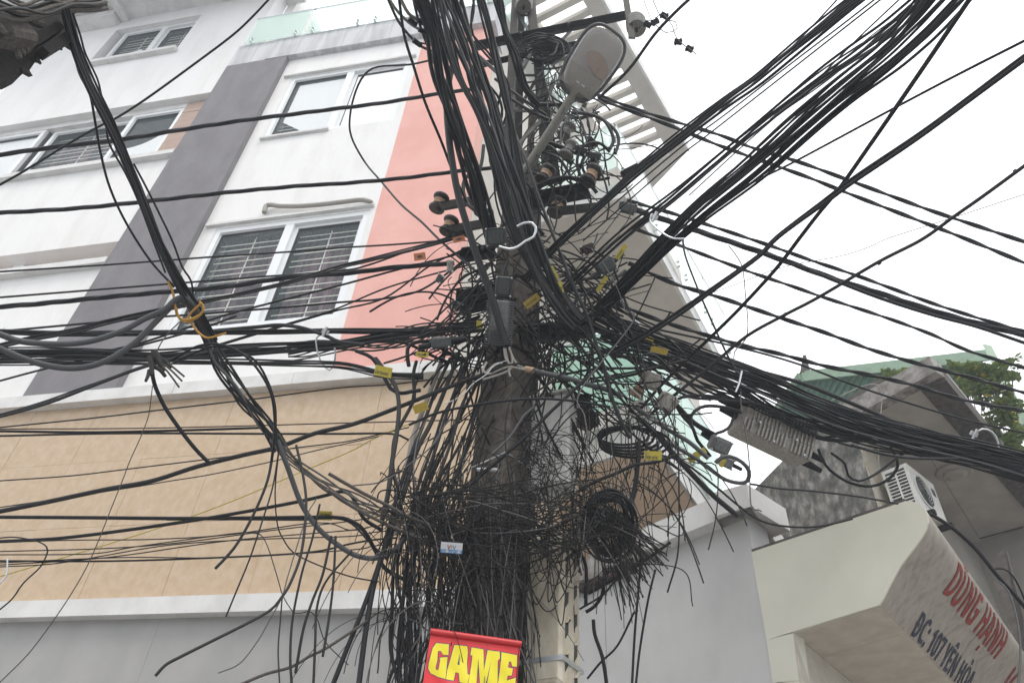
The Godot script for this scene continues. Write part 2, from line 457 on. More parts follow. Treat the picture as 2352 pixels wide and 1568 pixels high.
func glass_run(par: Node, p: Array, top: Array, m: Material) -> void:
	# balustrade panes between a foot line p and a rail line top, with clips and a rail
	var n := p.size()
	for i in n - 1:
		var l: float = p[i].distance_to(p[i + 1])
		var k := maxi(1, int(round(l / 1.3)))
		for j in k:
			var a := float(j) / k + 0.006; var b := float(j + 1) / k - 0.006
			var q := [p[i].lerp(p[i + 1], a), p[i].lerp(p[i + 1], b), top[i].lerp(top[i + 1], b), top[i].lerp(top[i + 1], a)]
			var nn: Vector3 = (q[1] - q[0]).cross(q[3] - q[0]).normalized()
			var st := st0()
			slab(st, q, nn * 0.012)
			var pane := put(done(st), "glass_pane", m, par)
			for e in [0.12, 0.88]:
				for y in [0.05, 0.15]:
					var c: Vector3 = q[0].lerp(q[1], e).lerp(q[3].lerp(q[2], e), y)
					put(tube(PackedVector3Array([c - nn * 0.02, c + nn * 0.035]), [0.022], 8), "clip", M.zinc, pane)
	var path := PackedVector3Array()
	for q in top: path.append(q)
	put(tube(path, [0.022], 8), "hand_rail", M.steel, par)

func building() -> void:
	var b := thing("corner_house", "tall white house with grey and pink stripes and glass balconies behind the pole", "house", FAC * Vector3(-6, -1.6, 0))
	# walls
	var holes := [[-5.44, -3.29, 5.55, 7.45], [-5.42, -3.33, 9.57, 11.38], [-10.34, -8.36, 13.33, 14.85], [-13.2, -6.82, 9.5, 11.36], [-13.2, -6.84, 7.03, 7.46]]
	put(holed(FAC, -11.95, -3.2, 4.7, 12.95, holes.slice(0, 2) + [[-11.6, -6.82, 9.5, 11.36], [-11.6, -6.84, 7.03, 7.46]], 0.0, 0.3, 0.3), "wall", M.white_wall, b)
	put(holed(FAC, -11.95, -6.71, 12.95, 15.3, [[-10.34, -8.36, 13.33, 14.85]], 0.0, 0.3, 0.3), "wall", M.white_wall, b)
	put(boxes(FAC, [[-3.2, -2.03, 4.7, 12.06, -0.3, 0.004]]), "pink_strip", M.pink, b)
	put(boxes(FAC, [[-6.8, -5.65, 4.7, 12.06, 0.0, 0.09]]), "grey_stripe", M.grey_stripe, b)
	put(boxes(FAC, [[-6.8, -6.08, 12.06, 12.78, 0.0, 0.09], [-6.08, -1.95, 12.06, 12.78, -1.7, 0.1]]), "floor_slab", M.grey_slab, b)
	# lower storeys
	put(boxes(FAC, [[-13, -1.2, 2.3, 4.6, -0.3, -0.03]]), "tile_backing", M.tile, b)
	rng.seed = 5
	var xs := [-13.0]
	while xs[-1] < -1.2: xs.append(minf(xs[-1] + 0.8, -1.2))
	for i in xs.size() - 1:
		for j in 3:
			var y0 := 2.37 + j * 0.73
			put(boxes(FAC, [[xs[i] + 0.0015, xs[i + 1] - 0.0015, y0 + 0.0015, y0 + 0.7285, -0.03, rng.randf_range(-0.002, 0.002)]]), "tile", M.tile, b)
	for i in 9:
		put(boxes(FAC, [[-13.0 + i * 1.35, -11.655 + i * 1.35 - (0.05 if i == 8 else 0.0), 4.56, 4.71, -0.1, 0.1 + (i % 3) * 0.002]]), "ledge", M.white_paint, b)
	put(boxes(FAC, [[-13.0, -1.0, 2.22, 2.365, -0.1, 0.1]]), "ledge", M.white_paint, b)
	for i in 8:
		put(boxes(FAC, [[-13.0 + i * 1.48, -11.522 + i * 1.48, -1.6, 0.8, -0.2, 0.0], [-13.0 + i * 1.48, -11.522 + i * 1.48, 0.802, 2.22, -0.2, 0.0]]), "wall_panel", M.low_wall, b)
	# left strip: planks, hidden windows, sills
	for i in 6:
		put(boxes(FAC, [[-7.4, -6.83, 9.53 + i * 0.3, 9.822 + i * 0.3, -0.2, -0.12 + (i % 2) * 0.004]]), "plank", M.brown_plank, b)
	put(boxes(FAC, [[-11.6, -6.84, 7.0, 7.5, -0.5, -0.28]]), "recess_back", M.brown, b)
	put(boxes(FAC, [[-8.7, -8.52, 7.03, 7.46, -0.27, -0.18]]), "window_jamb", M.upvc, b)
	put(boxes(FAC, [[-8.52, -6.85, 7.11, 7.135, -0.27, -0.2]]), "rail", M.upvc, b)
	for q in [[-11.7, -6.81, 9.40, 9.5], [-11.7, -6.81, 6.92, 7.025], [-10.45, -8.3, 13.23, 13.33]]:
		put(boxes(FAC, [[q[0], q[1], q[2], q[3], -0.3, 0.1]]), "sill", M.white_paint, b)
	for q in [[-5.6, -3.24, 7.49, 7.535], [-5.56, -3.24, 11.41, 11.455]]:
		put(boxes(FAC, [[q[0], q[1], q[2], q[3], 0.0, 0.05]]), "drip_mould", M.white_paint, b)
	put(boxes(FAC, [[-5.44, -4.33, 9.525, 9.567, 0.0, 0.05]]), "sill", M.white_paint, b)
	window(b, -5.44, -3.29, 5.55, 7.45, [-4.37], -0.01, true, true, [])
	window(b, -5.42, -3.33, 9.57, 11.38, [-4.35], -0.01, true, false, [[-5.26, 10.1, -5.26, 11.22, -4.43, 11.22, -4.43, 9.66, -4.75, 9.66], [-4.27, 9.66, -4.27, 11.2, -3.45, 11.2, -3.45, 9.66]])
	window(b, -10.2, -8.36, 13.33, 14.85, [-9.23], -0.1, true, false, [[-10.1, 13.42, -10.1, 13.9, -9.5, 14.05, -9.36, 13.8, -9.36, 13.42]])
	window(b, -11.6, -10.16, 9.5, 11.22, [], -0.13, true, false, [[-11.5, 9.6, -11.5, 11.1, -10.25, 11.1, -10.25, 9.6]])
	window(b, -10.05, -8.44, 9.5, 11.22, [], -0.2, true, true, [])
	var arc := [-8.25, 9.62]  # curved edge of the sky reflection painted in this pane
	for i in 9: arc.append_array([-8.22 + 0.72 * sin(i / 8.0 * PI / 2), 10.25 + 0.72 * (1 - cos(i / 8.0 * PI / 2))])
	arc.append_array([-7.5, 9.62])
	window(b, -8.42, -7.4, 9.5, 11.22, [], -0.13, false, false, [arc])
	put(boxes(FAC, [[-11.6, -7.4, 11.22, 11.36, -0.3, -0.12]]), "lintel", M.white_paint, b)
	# wrapped pipe above the lower window
	zone(700, 700, 0.2373)
	var pl := PackedVector3Array()
	for q in smooth_path([862, 362, 880, 300, 930, 288, 1010, 300, 1120, 302, 1250, 298, 1450, 280, 1650, 256, 1800, 240, 1890, 256], 4.0):
		full()
		pl.append(at_plane(q.x, q.y, FAC * Vector3(0, 0, 0.06), FAC.basis.z))
	pl.append(pl[-1] - FAC.basis.z * 0.1)
	put(tube(pl, [0.032], 10), "wrapped_pipe", M.pale_cable, b)
	full()
	# top storey: set-back balcony, glass, eaves
	put(boxes(FAC, [[-6.7, -2.0, 12.8, 16.0, -2.2, -1.9]]), "balcony_back", M.beige, b)
	put(boxes(FAC, [[-6.7, -6.5, 12.8, 16.0, -2.0, -0.3]]), "wall", M.white_wall, b)
	put(boxes(FAC, [[-4.35, -4.2, 12.8, 15.6, -1.9, -1.8], [-3.1, -2.95, 12.8, 15.6, -1.9, -1.8], [-4.35, -2.95, 15.6, 15.7, -1.9, -1.8]]), "door_frame", M.upvc, b)
	put(boxes(FAC, [[-4.2, -3.1, 12.8, 15.6, -1.88, -1.85]]), "door", M.reflection_white, b)
	glass_run(b, [FAC * Vector3(-6.7, 12.72, 0.13), FAC * Vector3(-1.95, 12.72, 0.13), FAC * Vector3(-1.95, 12.72, 0.1) + ALONG * 3.0], [FAC * Vector3(-6.7, 13.74, 0.13), FAC * Vector3(-1.95, 13.74, 0.13), FAC * Vector3(-1.95, 13.74, 0.1) + ALONG * 3.0], M.mint)
	put(boxes(FAC, [[-10.38, -6.3, 15.3, 15.6, -0.3, 1.5], [-10.38, -10.2, 15.2, 15.31, 0.0, 1.5]]), "eave", M.white_paint, b)
	put(boxes(FAC, [[-13.0, -10.4, 15.06, 15.3, 0.0, 0.25], [-13.0, -10.4, 15.42, 15.6, -0.3, 1.5]]), "eave", M.white_paint, b)
	put(boxes(FAC, [[-13.0, -10.4, 15.3, 15.42, -0.3, 0.1]]), "eave_panel", M.brown_plank, b)
	# right-hand flank under the balconies
	var root := FAC * Vector3(-2.03, 0, -0.31)
	var st := st0()
	slab(st, [root + Vector3(0, 4.4, 0), root + Vector3(0, 4.4, 0) + ALONG * 9.0, root + Vector3(0, 15.2, 0) + ALONG * 9.0, root + Vector3(0, 15.2, 0)], Vector3(-0.25, 0, -0.2))
	put(done(st), "flank_wall", M.beige, b)
	st = st0()
	slab(st, [root + Vector3(0, -1.6, 0) + ALONG * 0.1, root + Vector3(0, -1.6, 0) + ALONG * 9.0, root + Vector3(0, 4.4, 0) + ALONG * 9.0, root + Vector3(0, 4.4, 0) + ALONG * 0.1], Vector3(-0.25, 0, -0.2))
	put(done(st), "flank_wall", M.tan, b)
	zone(0, 0, 0.57421875)
	# first and second balcony slabs, their white edges and balustrades
	var up := Vector3.UP
	st = st0(); pxpoly(st, [2505, 795, 2914, 1545, 2775, 1590, 2420, 1705, 1960, 965], 8.35, up * 0.25)
	put(done(st), "balcony_soffit", M.beige, b)
	var c2 := at_h(2505, 795, 8.35); var f2 := at_h(2914, 1545, 8.35); var l2 := at_h(1960, 965, 8.35); var k2 := at_h(2775, 1590, 8.35)
	var r2 := at_h(2457, 492, 9.75); var rf := at_h(2898, 1262, 9.75); var rl := at_h(2010, 706, 9.75)
	st = st0()
	var out2 := (c2 - f2).cross(up).normalized()
	if out2.dot(EYE - c2) < 0: out2 = -out2
	slab(st, [c2 + up * 0.004, f2 + up * 0.004, f2 + up * 0.36, c2 + up * 0.36], out2 * 0.05)
	var out3 := (c2 - l2).cross(up).normalized()
	if out3.dot(EYE - c2) < 0: out3 = -out3
	slab(st, [l2 + up * 0.004, c2 + up * 0.004, c2 + up * 0.36, l2 + up * 0.36], out3 * 0.05)
	put(done(st), "slab_edge", M.white_paint, b)
	var r2b := r2 - Vector3(0, r2.y - c2.y - 0.30, 0); var rfb := rf - Vector3(0, rf.y - c2.y - 0.30, 0); var rlb := rl - Vector3(0, rl.y - c2.y - 0.30, 0)
	glass_run(b, [rlb, r2b, rfb], [rl, r2, rf], M.mint)
	var c1 := at_h(2607, 1788, 4.35); var l1 := at_h(2170, 1930, 4.35); var f1 := at_h(2990, 2325, 4.35)
	st = st0(); pxpoly(st, [2607, 1788, 2990, 2325, 2560, 2560, 2170, 1930], 4.35, up * 0.2)
	put(done(st), "balcony_soffit", M.tan, b)
	var o1 := (c1 - f1).cross(up).normalized()
	if o1.dot(EYE - c1) < 0: o1 = -o1
	var o2 := (c1 - l1).cross(up).normalized()
	if o2.dot(EYE - c1) < 0: o2 = -o2
	st = st0()
	slab(st, [c1 + up * 0.004, f1 + up * 0.004, f1 + up * 0.42, c1 + up * 0.42], o1 * 0.05)
	slab(st, [l1 + up * 0.004, c1 + up * 0.004, c1 + up * 0.42, l1 + up * 0.42], o2 * 0.05)
	put(done(st), "slab_edge", M.white_paint, b)
	var r1 := at_h(2545, 1283, 5.85); var r1l := at_h(2210, 1400, 5.85); var r1f := at_h(2855, 1748, 5.85)
	var q1 := r1 - up * 1.12; var q1l := r1l - up * 1.12; var q1f := r1f - up * 1.12
	glass_run(b, [q1l, q1, q1f], [r1l, r1, r1f], M.mint_deep)
	st = st0()
	slab(st, [r1l - up * 1.15, r1 - up * 1.15, r1, r1l], Vector3(-0.02, 0, -0.012) * 2)
	# pergola over the roof terrace
	var O0 := at_h(2404, 0, 15.0); var O1 := at_h(2750, 606, 15.0); var I0 := at_h(2345, 0, 15.0); var I1 := at_h(2680, 620, 15.0)
	var A0 := at_h(2139, 82, 15.0); var A1 := at_h(2374, 471, 15.0)
	var od := (O1 - O0).normalized(); var ad := (A1 - A0).normalized()
	st = st0(); slab(st, [O0 - od * 3.0, O1, I1, I0 - od * 3.0], up * 0.35)
	put(done(st), "pergola_beam", M.beige, b)
	st = st0(); slab(st, [O0 - od * 3.0 + up * 0.002, O1 + up * 0.002, O1 + up * 0.352, O0 - od * 3.0 + up * 0.352], (O0 - I0).normalized() * 0.06)
	put(done(st), "pergola_edge", M.white_paint, b)
	st = st0(); slab(st, [A0 - ad * 3.0, A1, at_h(2235, 540, 15.0), at_h(2085, 94, 15.0), at_h(2085, 94, 15.0) - ad * 2.2], up * 0.352)
	put(done(st), "pergola_beam", M.beige, b)
	st = st0(); slab(st, [O1, at_h(2609, 753, 15.0), at_h(2530, 690, 15.0), I1], up * 0.348)
	put(done(st), "pergola_beam", M.beige, b)
	var sd := (at_h(2565, 387, 15.0) - at_h(2374, 471, 15.0))
	var pw := ad * 0.12
	for i in 21:
		var s := A1 - ad * (0.02 + 0.335 * i) + ad * 1.1
		var e := s + sd.normalized() * (I0 - s).cross(od).length() / maxf(absf(sd.normalized().cross(od).length()), 0.1)
		st = st0(); slab(st, [s + up * 0.03, e + up * 0.03, e + pw + up * 0.03, s + pw + up * 0.03], up * 0.16)
		put(done(st), "pergola_slat", M.beige, b)
	full()
	# the lower wing that steps towards the street
	var w := thing("lower_wing", "low grey panelled wing with white coping joined to the tall house", "building", SIDE * Vector3(1, -1.6, 0))
	for q in [[-0.1, 1.02], [1.024, 2.165]]:
		for y in [[-1.6, 0.9], [0.903, 2.19]]:
			put(boxes(SIDE, [[q[0], q[1], y[0], y[1], -0.2, 0.0]]), "wall_panel", M.wing_wall, w)
	put(boxes(SIDE, [[1.46, 2.26, 2.19, 2.34, -0.3, 0.1]]), "coping", M.white_paint, w)
	put(boxes(SIDE, [[-0.05, 0.5, 2.19, 2.33, -0.3, 0.1]]), "coping", M.white_paint, w)
	st = st0()
	var cc := SIDE * Vector3(2.26, 2.19, 0.1)
	slab(st, [cc, cc + ALONG * 2.0, cc + ALONG * 2.0 + up * 0.15, cc + up * 0.15], Vector3(-0.18, 0, -0.14))
	put(done(st), "coping", M.white_paint, w)
	rng.seed = 9
	st = st0()
	for i in 24:
		var x := 0.502 + i * 0.04
		fbox(st, SIDE, x, x + 0.0396, 2.16 + rng.randf() * 0.02 - (0.02 if i < 15 else 0.0), 2.31 + rng.randf_range(-0.02, 0.02), -0.25, 0.08 + rng.randf() * 0.035)
	put(done(st), "broken_coping", M.old_beam, w)
	st = st0()
	for i in 18:
		var x := 0.51 + i * 0.045
		fbox(st, SIDE, x, x + 0.0446, 2.11 + rng.randf() * 0.03, 2.139, 0.001, 0.05 + rng.randf() * 0.04)
	put(done(st), "rusty_reinforcement", M.rust, w)

# ---------- the shop sign, the old house, the outdoor unit ----------
var sign_line: Array = []

func sign_at(u: float, v: float, off: float) -> Vector3:   # a point on the swept face: u along the street, v up the profile
	var run := 0.0
	for i in sign_line.size() - 1:
		var l: float = sign_line[i].distance_to(sign_line[i + 1])
		if v <= run + l or i == sign_line.size() - 2:
			var t: Vector3 = (sign_line[i + 1] - sign_line[i]).normalized()
			var n := SIGNWAY.cross(t).normalized()
			if n.dot(EYE - sign_line[i]) < 0: n = -n
			return sign_line[i] + t * (v - run) + SIGNWAY * u + n * off
		run += l
	return Vector3.ZERO

func letters(text: String, font: Font, size: float, squeeze: float, place: Callable) -> ArrayMesh:   # lettering bent onto a surface: place(x, y, lift)
	var tm := TextMesh.new()
	tm.text = text; tm.font = font; tm.font_size = 64; tm.pixel_size = size / 46.0; tm.depth = 0.0; tm.curve_step = 2.0
	tm.horizontal_alignment = HORIZONTAL_ALIGNMENT_LEFT; tm.vertical_alignment = VERTICAL_ALIGNMENT_BOTTOM
	var a := tm.get_mesh_arrays()
	var v: PackedVector3Array = a[Mesh.ARRAY_VERTEX]
	var ix: PackedInt32Array = a[Mesh.ARRAY_INDEX]
	var st := st0()
	var lo := 1e9
	for p in v: lo = minf(lo, p.x)
	var drop: float = font.get_descent(64) * tm.pixel_size
	var todo := []
	for i in range(0, ix.size(), 3): todo.append([v[ix[i]], v[ix[i + 1]], v[ix[i + 2]]])
	var most := maxf(size * 0.22, 0.012)
	while todo.size():
		var t: Array = todo.pop_back()
		var l := [t[0].distance_to(t[1]), t[1].distance_to(t[2]), t[2].distance_to(t[0])]
		var k: int = l.find(l.max())
		if l[k] > most and size > 0.06:
			var m: Vector3 = (t[k] + t[(k + 1) % 3]) / 2
			todo.append([t[k], m, t[(k + 2) % 3]]); todo.append([m, t[(k + 1) % 3], t[(k + 2) % 3]])
			continue
		for p in t: st.add_vertex(place.call((p.x - lo) * squeeze, p.y - drop, 0.0))
	return done(st)

func face_font(bold: bool) -> SystemFont:
	var f := SystemFont.new()
	f.font_names = PackedStringArray(["Droid Sans"])
	f.font_weight = 700 if bold else 400
	return f

func shop_sign() -> void:
	zone(2696, 1781)
	var outline := [1360, 1055, 1385, 1015, 1440, 905, 1500, 795, 1570, 705, 1635, 618, 1668, 560, 1682, 510, 1676, 450, 1655, 412, 1620, 385, 1575, 369, 1530, 370]
	for i in range(0, outline.size(), 2): sign_line.append(at_plane(outline[i], outline[i + 1], SIDE.origin, SIDE.basis.z))
	var s := thing("shop_sign", "long curved beige shop sign with red and blue Vietnamese lettering", "sign", sign_line[0])
	var tl := at_plane(515, 705, SIDE.origin, SIDE.basis.z); var bl := at_plane(615, 1285, SIDE.origin, SIDE.basis.z)
	var st := st0()
	var lit := SIDE.basis.z * 0.004
	var pts := []
	for p in sign_line: pts.append(p + lit)
	pts.append(tl + lit); pts.append(bl + lit)
	slab(st, pts, SIDE.basis.z * -0.012)
	put(done(st), "end_panel", M.sign_cream, s)
	var L := 3.6
	st = SurfaceTool.new(); st.begin(Mesh.PRIMITIVE_TRIANGLES); st.set_smooth_group(0)
	for i in sign_line.size() - 1:
		for j in 3:
			var a := j * 1.22 + 0.0
			var e := minf(a + 1.216, L)
			quad(st, sign_line[i] + SIGNWAY * a, sign_line[i + 1] + SIGNWAY * a, sign_line[i + 1] + SIGNWAY * e, sign_line[i] + SIGNWAY * e)
	put(done(st), "sign_face", M.sign_face, s)
	st = st0()
	var back := sign_line[0].lerp(bl, 0.99) as Vector3
	var wall_x := at_plane(790, 1240, SIDE.origin, SIDE.basis.z)
	# underside panels with a joint, then top sheet
	for q in [[0.0, 0.397], [0.401, 1.6], [1.604, 3.6]]:
		st = st0()
		slab(st, [sign_line[0] + SIGNWAY * q[0], sign_line[0] + SIGNWAY * q[1], wall_x + SIGNWAY * q[1], wall_x + SIGNWAY * q[0]], Vector3.UP * 0.012)
		put(done(st), "underside_panel", M.sign_under, s)
	st = st0()
	slab(st, [tl + Vector3.UP * 0.002, sign_line[-1] + Vector3.UP * 0.002, sign_line[-1] + SIGNWAY * L, tl + SIGNWAY * L], Vector3.UP * 0.015)
	put(done(st), "top_sheet", M.dark_beam, s)
	# shop front under the sign
	var w := thing("shop_building", "beige panelled shop front under the curved sign", "building", wall_x - Vector3.UP * 3.0)
	for q in [[0.0, 0.397], [0.401, 1.6], [1.604, 3.6]]:
		st = st0()
		slab(st, [wall_x + SIGNWAY * q[0] - Vector3.UP * 0.003, wall_x + SIGNWAY * q[1] - Vector3.UP * 0.003, wall_x + SIGNWAY * q[1] - Vector3.UP * 3.08, wall_x + SIGNWAY * q[0] - Vector3.UP * 3.08], SIDE.basis.x * -0.1)
		put(done(st), "wall_panel", M.sign_under, w)
	st = st0()
	slab(st, [bl + lit, wall_x + lit, at_plane(828, 1552, SIDE.origin, SIDE.basis.z) + lit, at_plane(655, 1568, SIDE.origin, SIDE.basis.z) + lit], SIDE.basis.z * -0.1)
	put(done(st), "corner_panel", M.sign_cream, w)
	st = st0()
	slab(st, [at_plane(828, 1556, SIDE.origin, SIDE.basis.z) + lit, at_plane(655, 1574, SIDE.origin, SIDE.basis.z) + lit, at_plane(655, 1574, SIDE.origin, SIDE.basis.z) - Vector3.UP * 2.7, at_plane(828, 1556, SIDE.origin, SIDE.basis.z) - Vector3.UP * 2.7], SIDE.basis.z * -0.1)
	put(done(st), "corner_panel", M.sign_cream, w)
	# lettering
	put(letters("DŨNG HANH", face_font(true), 0.185, 0.74, func(x: float, y: float, z: float) -> Vector3: return sign_at(SU1 + x, SV1 + y, 0.004)), "lettering", M.red, s)
	var under := face_font(true).get_string_size("DŨNG H", HORIZONTAL_ALIGNMENT_LEFT, -1, 64).x * 0.185 / 46.0 * 0.74 + 0.056
	st = st0()
	slab(st, [sign_at(SU1 + under, SV1 - 0.055, 0.004), sign_at(SU1 + under + 0.024, SV1 - 0.055, 0.004), sign_at(SU1 + under + 0.024, SV1 - 0.022, 0.004), sign_at(SU1 + under, SV1 - 0.022, 0.004)], SIDE.basis.x * 0.001)
	put(done(st), "lettering", M.red, s)
	put(letters("ĐC: 107 YÊN HÒA", face_font(true), 0.135, 0.72, func(x: float, y: float, z: float) -> Vector3: return sign_at(SU2 + x, SV2 + y, 0.004)), "lettering", M.ink_blue, s)
	put(letters("V", face_font(true), 0.27, 0.62, func(x: float, y: float, z: float) -> Vector3: return sign_at(SU3 + x, SV3 + y, 0.004)), "lettering", M.red, s)
	full()
const SU1 := 0.53
const SV1 := 0.295
const SU2 := 0.45
const SV2 := 0.014
const SU3 := 2.0
const SV3 := 0.1

func old_house() -> void:
	full()
	var up := Vector3.UP
	var h := thing("old_house", "old house with mossy wall, overhanging grey ceiling and green tin roof", "house", at(2050, 1150, 8.0) - up * 4.0)
	# underside of the overhang, with joints between its boards
	var H := 3.9
	var apex := at_h(2171, 866, H); var lft := at_h(1940, 990, H); var low := at_h(1985, 1215, H)
	var rt := at_h(2352, 1085, H)
	var rdir := (rt - apex).normalized(); var ldir := (lft - apex).normalized()
	var st := st0()
	var ll := lft.distance_to(apex)
	slab(st, [apex, apex + rdir * 7.0, lft + rdir * 7.0, lft], up * 0.15)
	put(done(st), "ceiling", M.ceiling, h)
	var j0 := at_h(2135, 1048, H); var j1 := at_h(2250, 1235, H); var j2 := at_h(2350, 1208, H)
	for q in [[j0, j1], [j1, j2]]:
		var a: Vector3 = q[0] - up * 0.003; var e: Vector3 = q[1] - up * 0.003
		st = st0(); slab(st, [a, e, e + rdir * 0.03, a + rdir * 0.03], up * 0.002)
		put(done(st), "ceiling_joint", M.dark_beam, h)
	# edge beams
	var ln := ldir.cross(up).normalized()
	if ln.dot(EYE - apex) < 0: ln = -ln
	var rn := rdir.cross(up).normalized()
	if rn.dot(EYE - apex) < 0: rn = -rn
	st = st0(); slab(st, [apex, lft, lft + up * 0.16, apex + up * 0.16], ln * 0.12)
	put(done(st), "edge_beam", M.old_beam, h)
	st = st0(); slab(st, [apex - up * 0.03, apex + rdir * 6.0 - up * 0.03, apex + rdir * 6.0 + up * 0.12, apex + up * 0.12], -rn * 0.2)
	put(done(st), "edge_beam", M.dark_beam, h)
	# upper floor wall above the beam, hidden in creepers
	st = st0(); slab(st, [apex + rdir * 1.4 + up * 0.21, apex + rdir * 6.0 + up * 0.21, apex + rdir * 6.0 + up * 0.4, apex + rdir * 1.4 + up * 0.4], rn * -0.2)
	put(done(st), "parapet", M.moss, h)
	# mossy party wall
	var a1 := at_h(1962, 985, H); var a0 := at(1690, 1270, 7.4)
	var topy := a1.y - 0.01
	a0.y = -0.5; a1.y = -0.5
	st = st0(); slab(st, [a0, a1, Vector3(a1.x, topy + 0.35, a1.z), Vector3(a0.x, topy + 0.1, a0.z)], Vector3(0.3, 0, -0.8) * 0.3)
	put(done(st), "mossy_wall", M.moss, h)
	var wd := rdir
	wd.y = 0
	wd = wd.normalized()
	st = st0(); slab(st, [a1 + wd * 0.003, a1 + wd * 0.42, a1 + wd * 0.42 + up * (topy - a1.y), a1 + wd * 0.003 + up * (topy - a1.y)], Vector3(-0.05, 0, -0.25))
	put(done(st), "wall_corner", M.cream_edge, h)
	st = st0(); slab(st, [a1 + wd * 0.424, a1 + wd * 9.0, a1 + wd * 9.0 + up * (topy - a1.y), a1 + wd * 0.424 + up * (topy - a1.y)], Vector3(-0.05, 0, -0.25))
	put(done(st), "wall", M.ceiling, h)
	# the recessed wall at the back of the overhang
	var b0 := at_h(2180, 1268, H); var b1 := at_h(2420, 1188, H)
	var bd := (b1 - b0).normalized()
	st = st0(); slab(st, [b0 - bd * 3.0 - up * 0.004, b1 + bd * 4.0 - up * 0.004, b1 + bd * 4.0 - up * 5.4, b0 - bd * 3.0 - up * 5.4], rdir * 0.2)
	put(done(st), "back_wall", M.ceiling, h)
	# shutter beside the sign
	st = st0(); slab(st, [at(2265, 1290, 6.6), at(2310, 1260, 6.6), at(2352, 1420, 6.0), at(2352, 1520, 6.0)], Vector3(0.05, 0, -0.05))
	put(done(st), "shutter_rail", M.dark_beam, h)
	# ceiling lamp
	var lc := at_h(2193, 1081, H)
	put(lathe(Transform3D(Basis(), lc), [[0.16, 0.0], [0.16, -0.02], [0.13, -0.035], [0.105, -0.03], [0.1, -0.05], [0.06, -0.066], [0.0, -0.07]], 24), "ceiling_lamp", M.ceiling, h)
	# tin roof seen from below
	var ra := at(1838, 862, 8.4); var rb := at(2270, 812, 8.5); var rc := at(1752, 985, 8.9); var rd := at(2200, 990, 9.2)
	var v := SurfaceTool.new(); v.begin(Mesh.PRIMITIVE_TRIANGLES); v.set_smooth_group(0)
	var n := 150
	for i in n:
		var q := []
		for e in [i, i + 1]:
			var t := float(e) / n
			var k := fmod(e, 6.0)
			var z := 0.035 if k < 2.0 else 0.0
			q.append(ra.lerp(rb, t) + up * z); q.append(rc.lerp(rd, t) + up * z)
		quad(v, q[0], q[2], q[3], q[1])
	put(done(v), "tin_roof", M.green_roof, h)
	st = st0(); slab(st, [ra + up * 0.05, rb + up * 0.05, rb - up * 0.11, ra - up * 0.11], Vector3(0.02, 0, 0.03))
	put(done(st), "ridge_flashing", M.green_trim, h)
	st = st0(); slab(st, [ra + up * 0.03, rc + up * 0.03, rc - up * 0.07, ra - up * 0.07], Vector3(-0.03, 0, 0.02))
	put(done(st), "verge_flashing", M.green_trim, h)
	st = st0(); slab(st, [at(1845, 815, 8.38), at(1852, 815, 8.38), at(1862, 852, 8.38), at(1838, 856, 8.38)], Vector3(0.02, 0, -0.08))
	put(done(st), "finial", M.dark_beam, h)
	for q in [[2066, 872, 1872, 992, 7.6], [2092, 886, 1935, 985, 7.5]]:
		var p := at(q[0], q[1], q[4]); var e := at(q[2], q[3], q[4] + 0.25)
		st = st0(); slab(st, [p, e, e + up * 0.17, p + up * 0.17], (e - p).cross(up).normalized() * 0.09)
		put(done(st), "rafter", M.dark_beam, h)
	# fascia bars behind the creeper
	st = st0(); slab(st, [at(2262, 800, 8.2), at(2285, 806, 8.2), at(2420, 1080, 7.0), at(2395, 1080, 7.0)], up * 0.08)
	put(done(st), "rafter", M.green_trim, h)

	# creeper
	var cr := thing("climbing_vine", "leafy green creeper hanging over the roof edge of the old house", "vine", apex)
	rng.seed = 77
	var mats := [M.leaf, M.leaf_pale, M.leaf_yellow]
	var sts := [SurfaceTool.new(), SurfaceTool.new(), SurfaceTool.new()]
	for s in sts: s.begin(Mesh.PRIMITIVE_TRIANGLES); s.set_smooth_group(-1)
	for spot in [[2275, 858, 74, 36, 900, 7.0], [2205, 850, 46, 24, 300, 7.1], [2315, 940, 40, 60, 560, 6.8], [2250, 892, 74, 32, 460, 6.9], [2325, 1030, 28, 44, 200, 6.6], [2055, 862, 46, 20, 190, 7.35], [2110, 850, 30, 10, 40, 7.2], [2335, 1010, 26, 60, 190, 6.6], [2290, 960, 40, 70, 150, 6.8], [2330, 830, 22, 26, 26, 7.2]]:
		for i in int(spot[4]):
			var r := sqrt(rng.randf()); var g := rng.randf() * TAU
			var lump := 0.75 + 0.25 * sin(g * 5.0 + spot[0])
			var p := at(spot[0] + cos(g) * r * spot[2] * lump, spot[1] + sin(g) * r * spot[3] * lump, spot[5] + rng.randf_range(-0.25, 0.25))
			var x := Vector3(rng.randf_range(-1, 1), rng.randf_range(-0.5, 0.5), rng.randf_range(-1, 1)).normalized()
			var y := x.cross(Vector3(rng.randf_range(-0.7, 0.7), 1, rng.randf_range(-0.7, 0.7))).normalized()
			var s := rng.randf_range(0.015, 0.036)
			var kind := 2 if rng.randf() < 0.02 else (1 if rng.randf() < 0.45 else 0)
			var st2: SurfaceTool = sts[kind]
			var tip := p + y * s * 1.3
			var dip := x.cross(y) * s * 0.25
			for tri in [[p - y * s, p + x * s * 0.8, p + dip], [p + x * s * 0.8, tip, p + dip], [tip, p - x * s * 0.8, p + dip], [p - x * s * 0.8, p - y * s, p + dip]]:
				for q in tri: st2.add_vertex(q)
	for i in 3:
		var f := put(done(sts[i]), "foliage", mats[i], cr)
		f.set_meta("kind", "stuff")
	var sv := PackedVector3Array(); var sn := PackedVector3Array(); var si := PackedInt32Array()
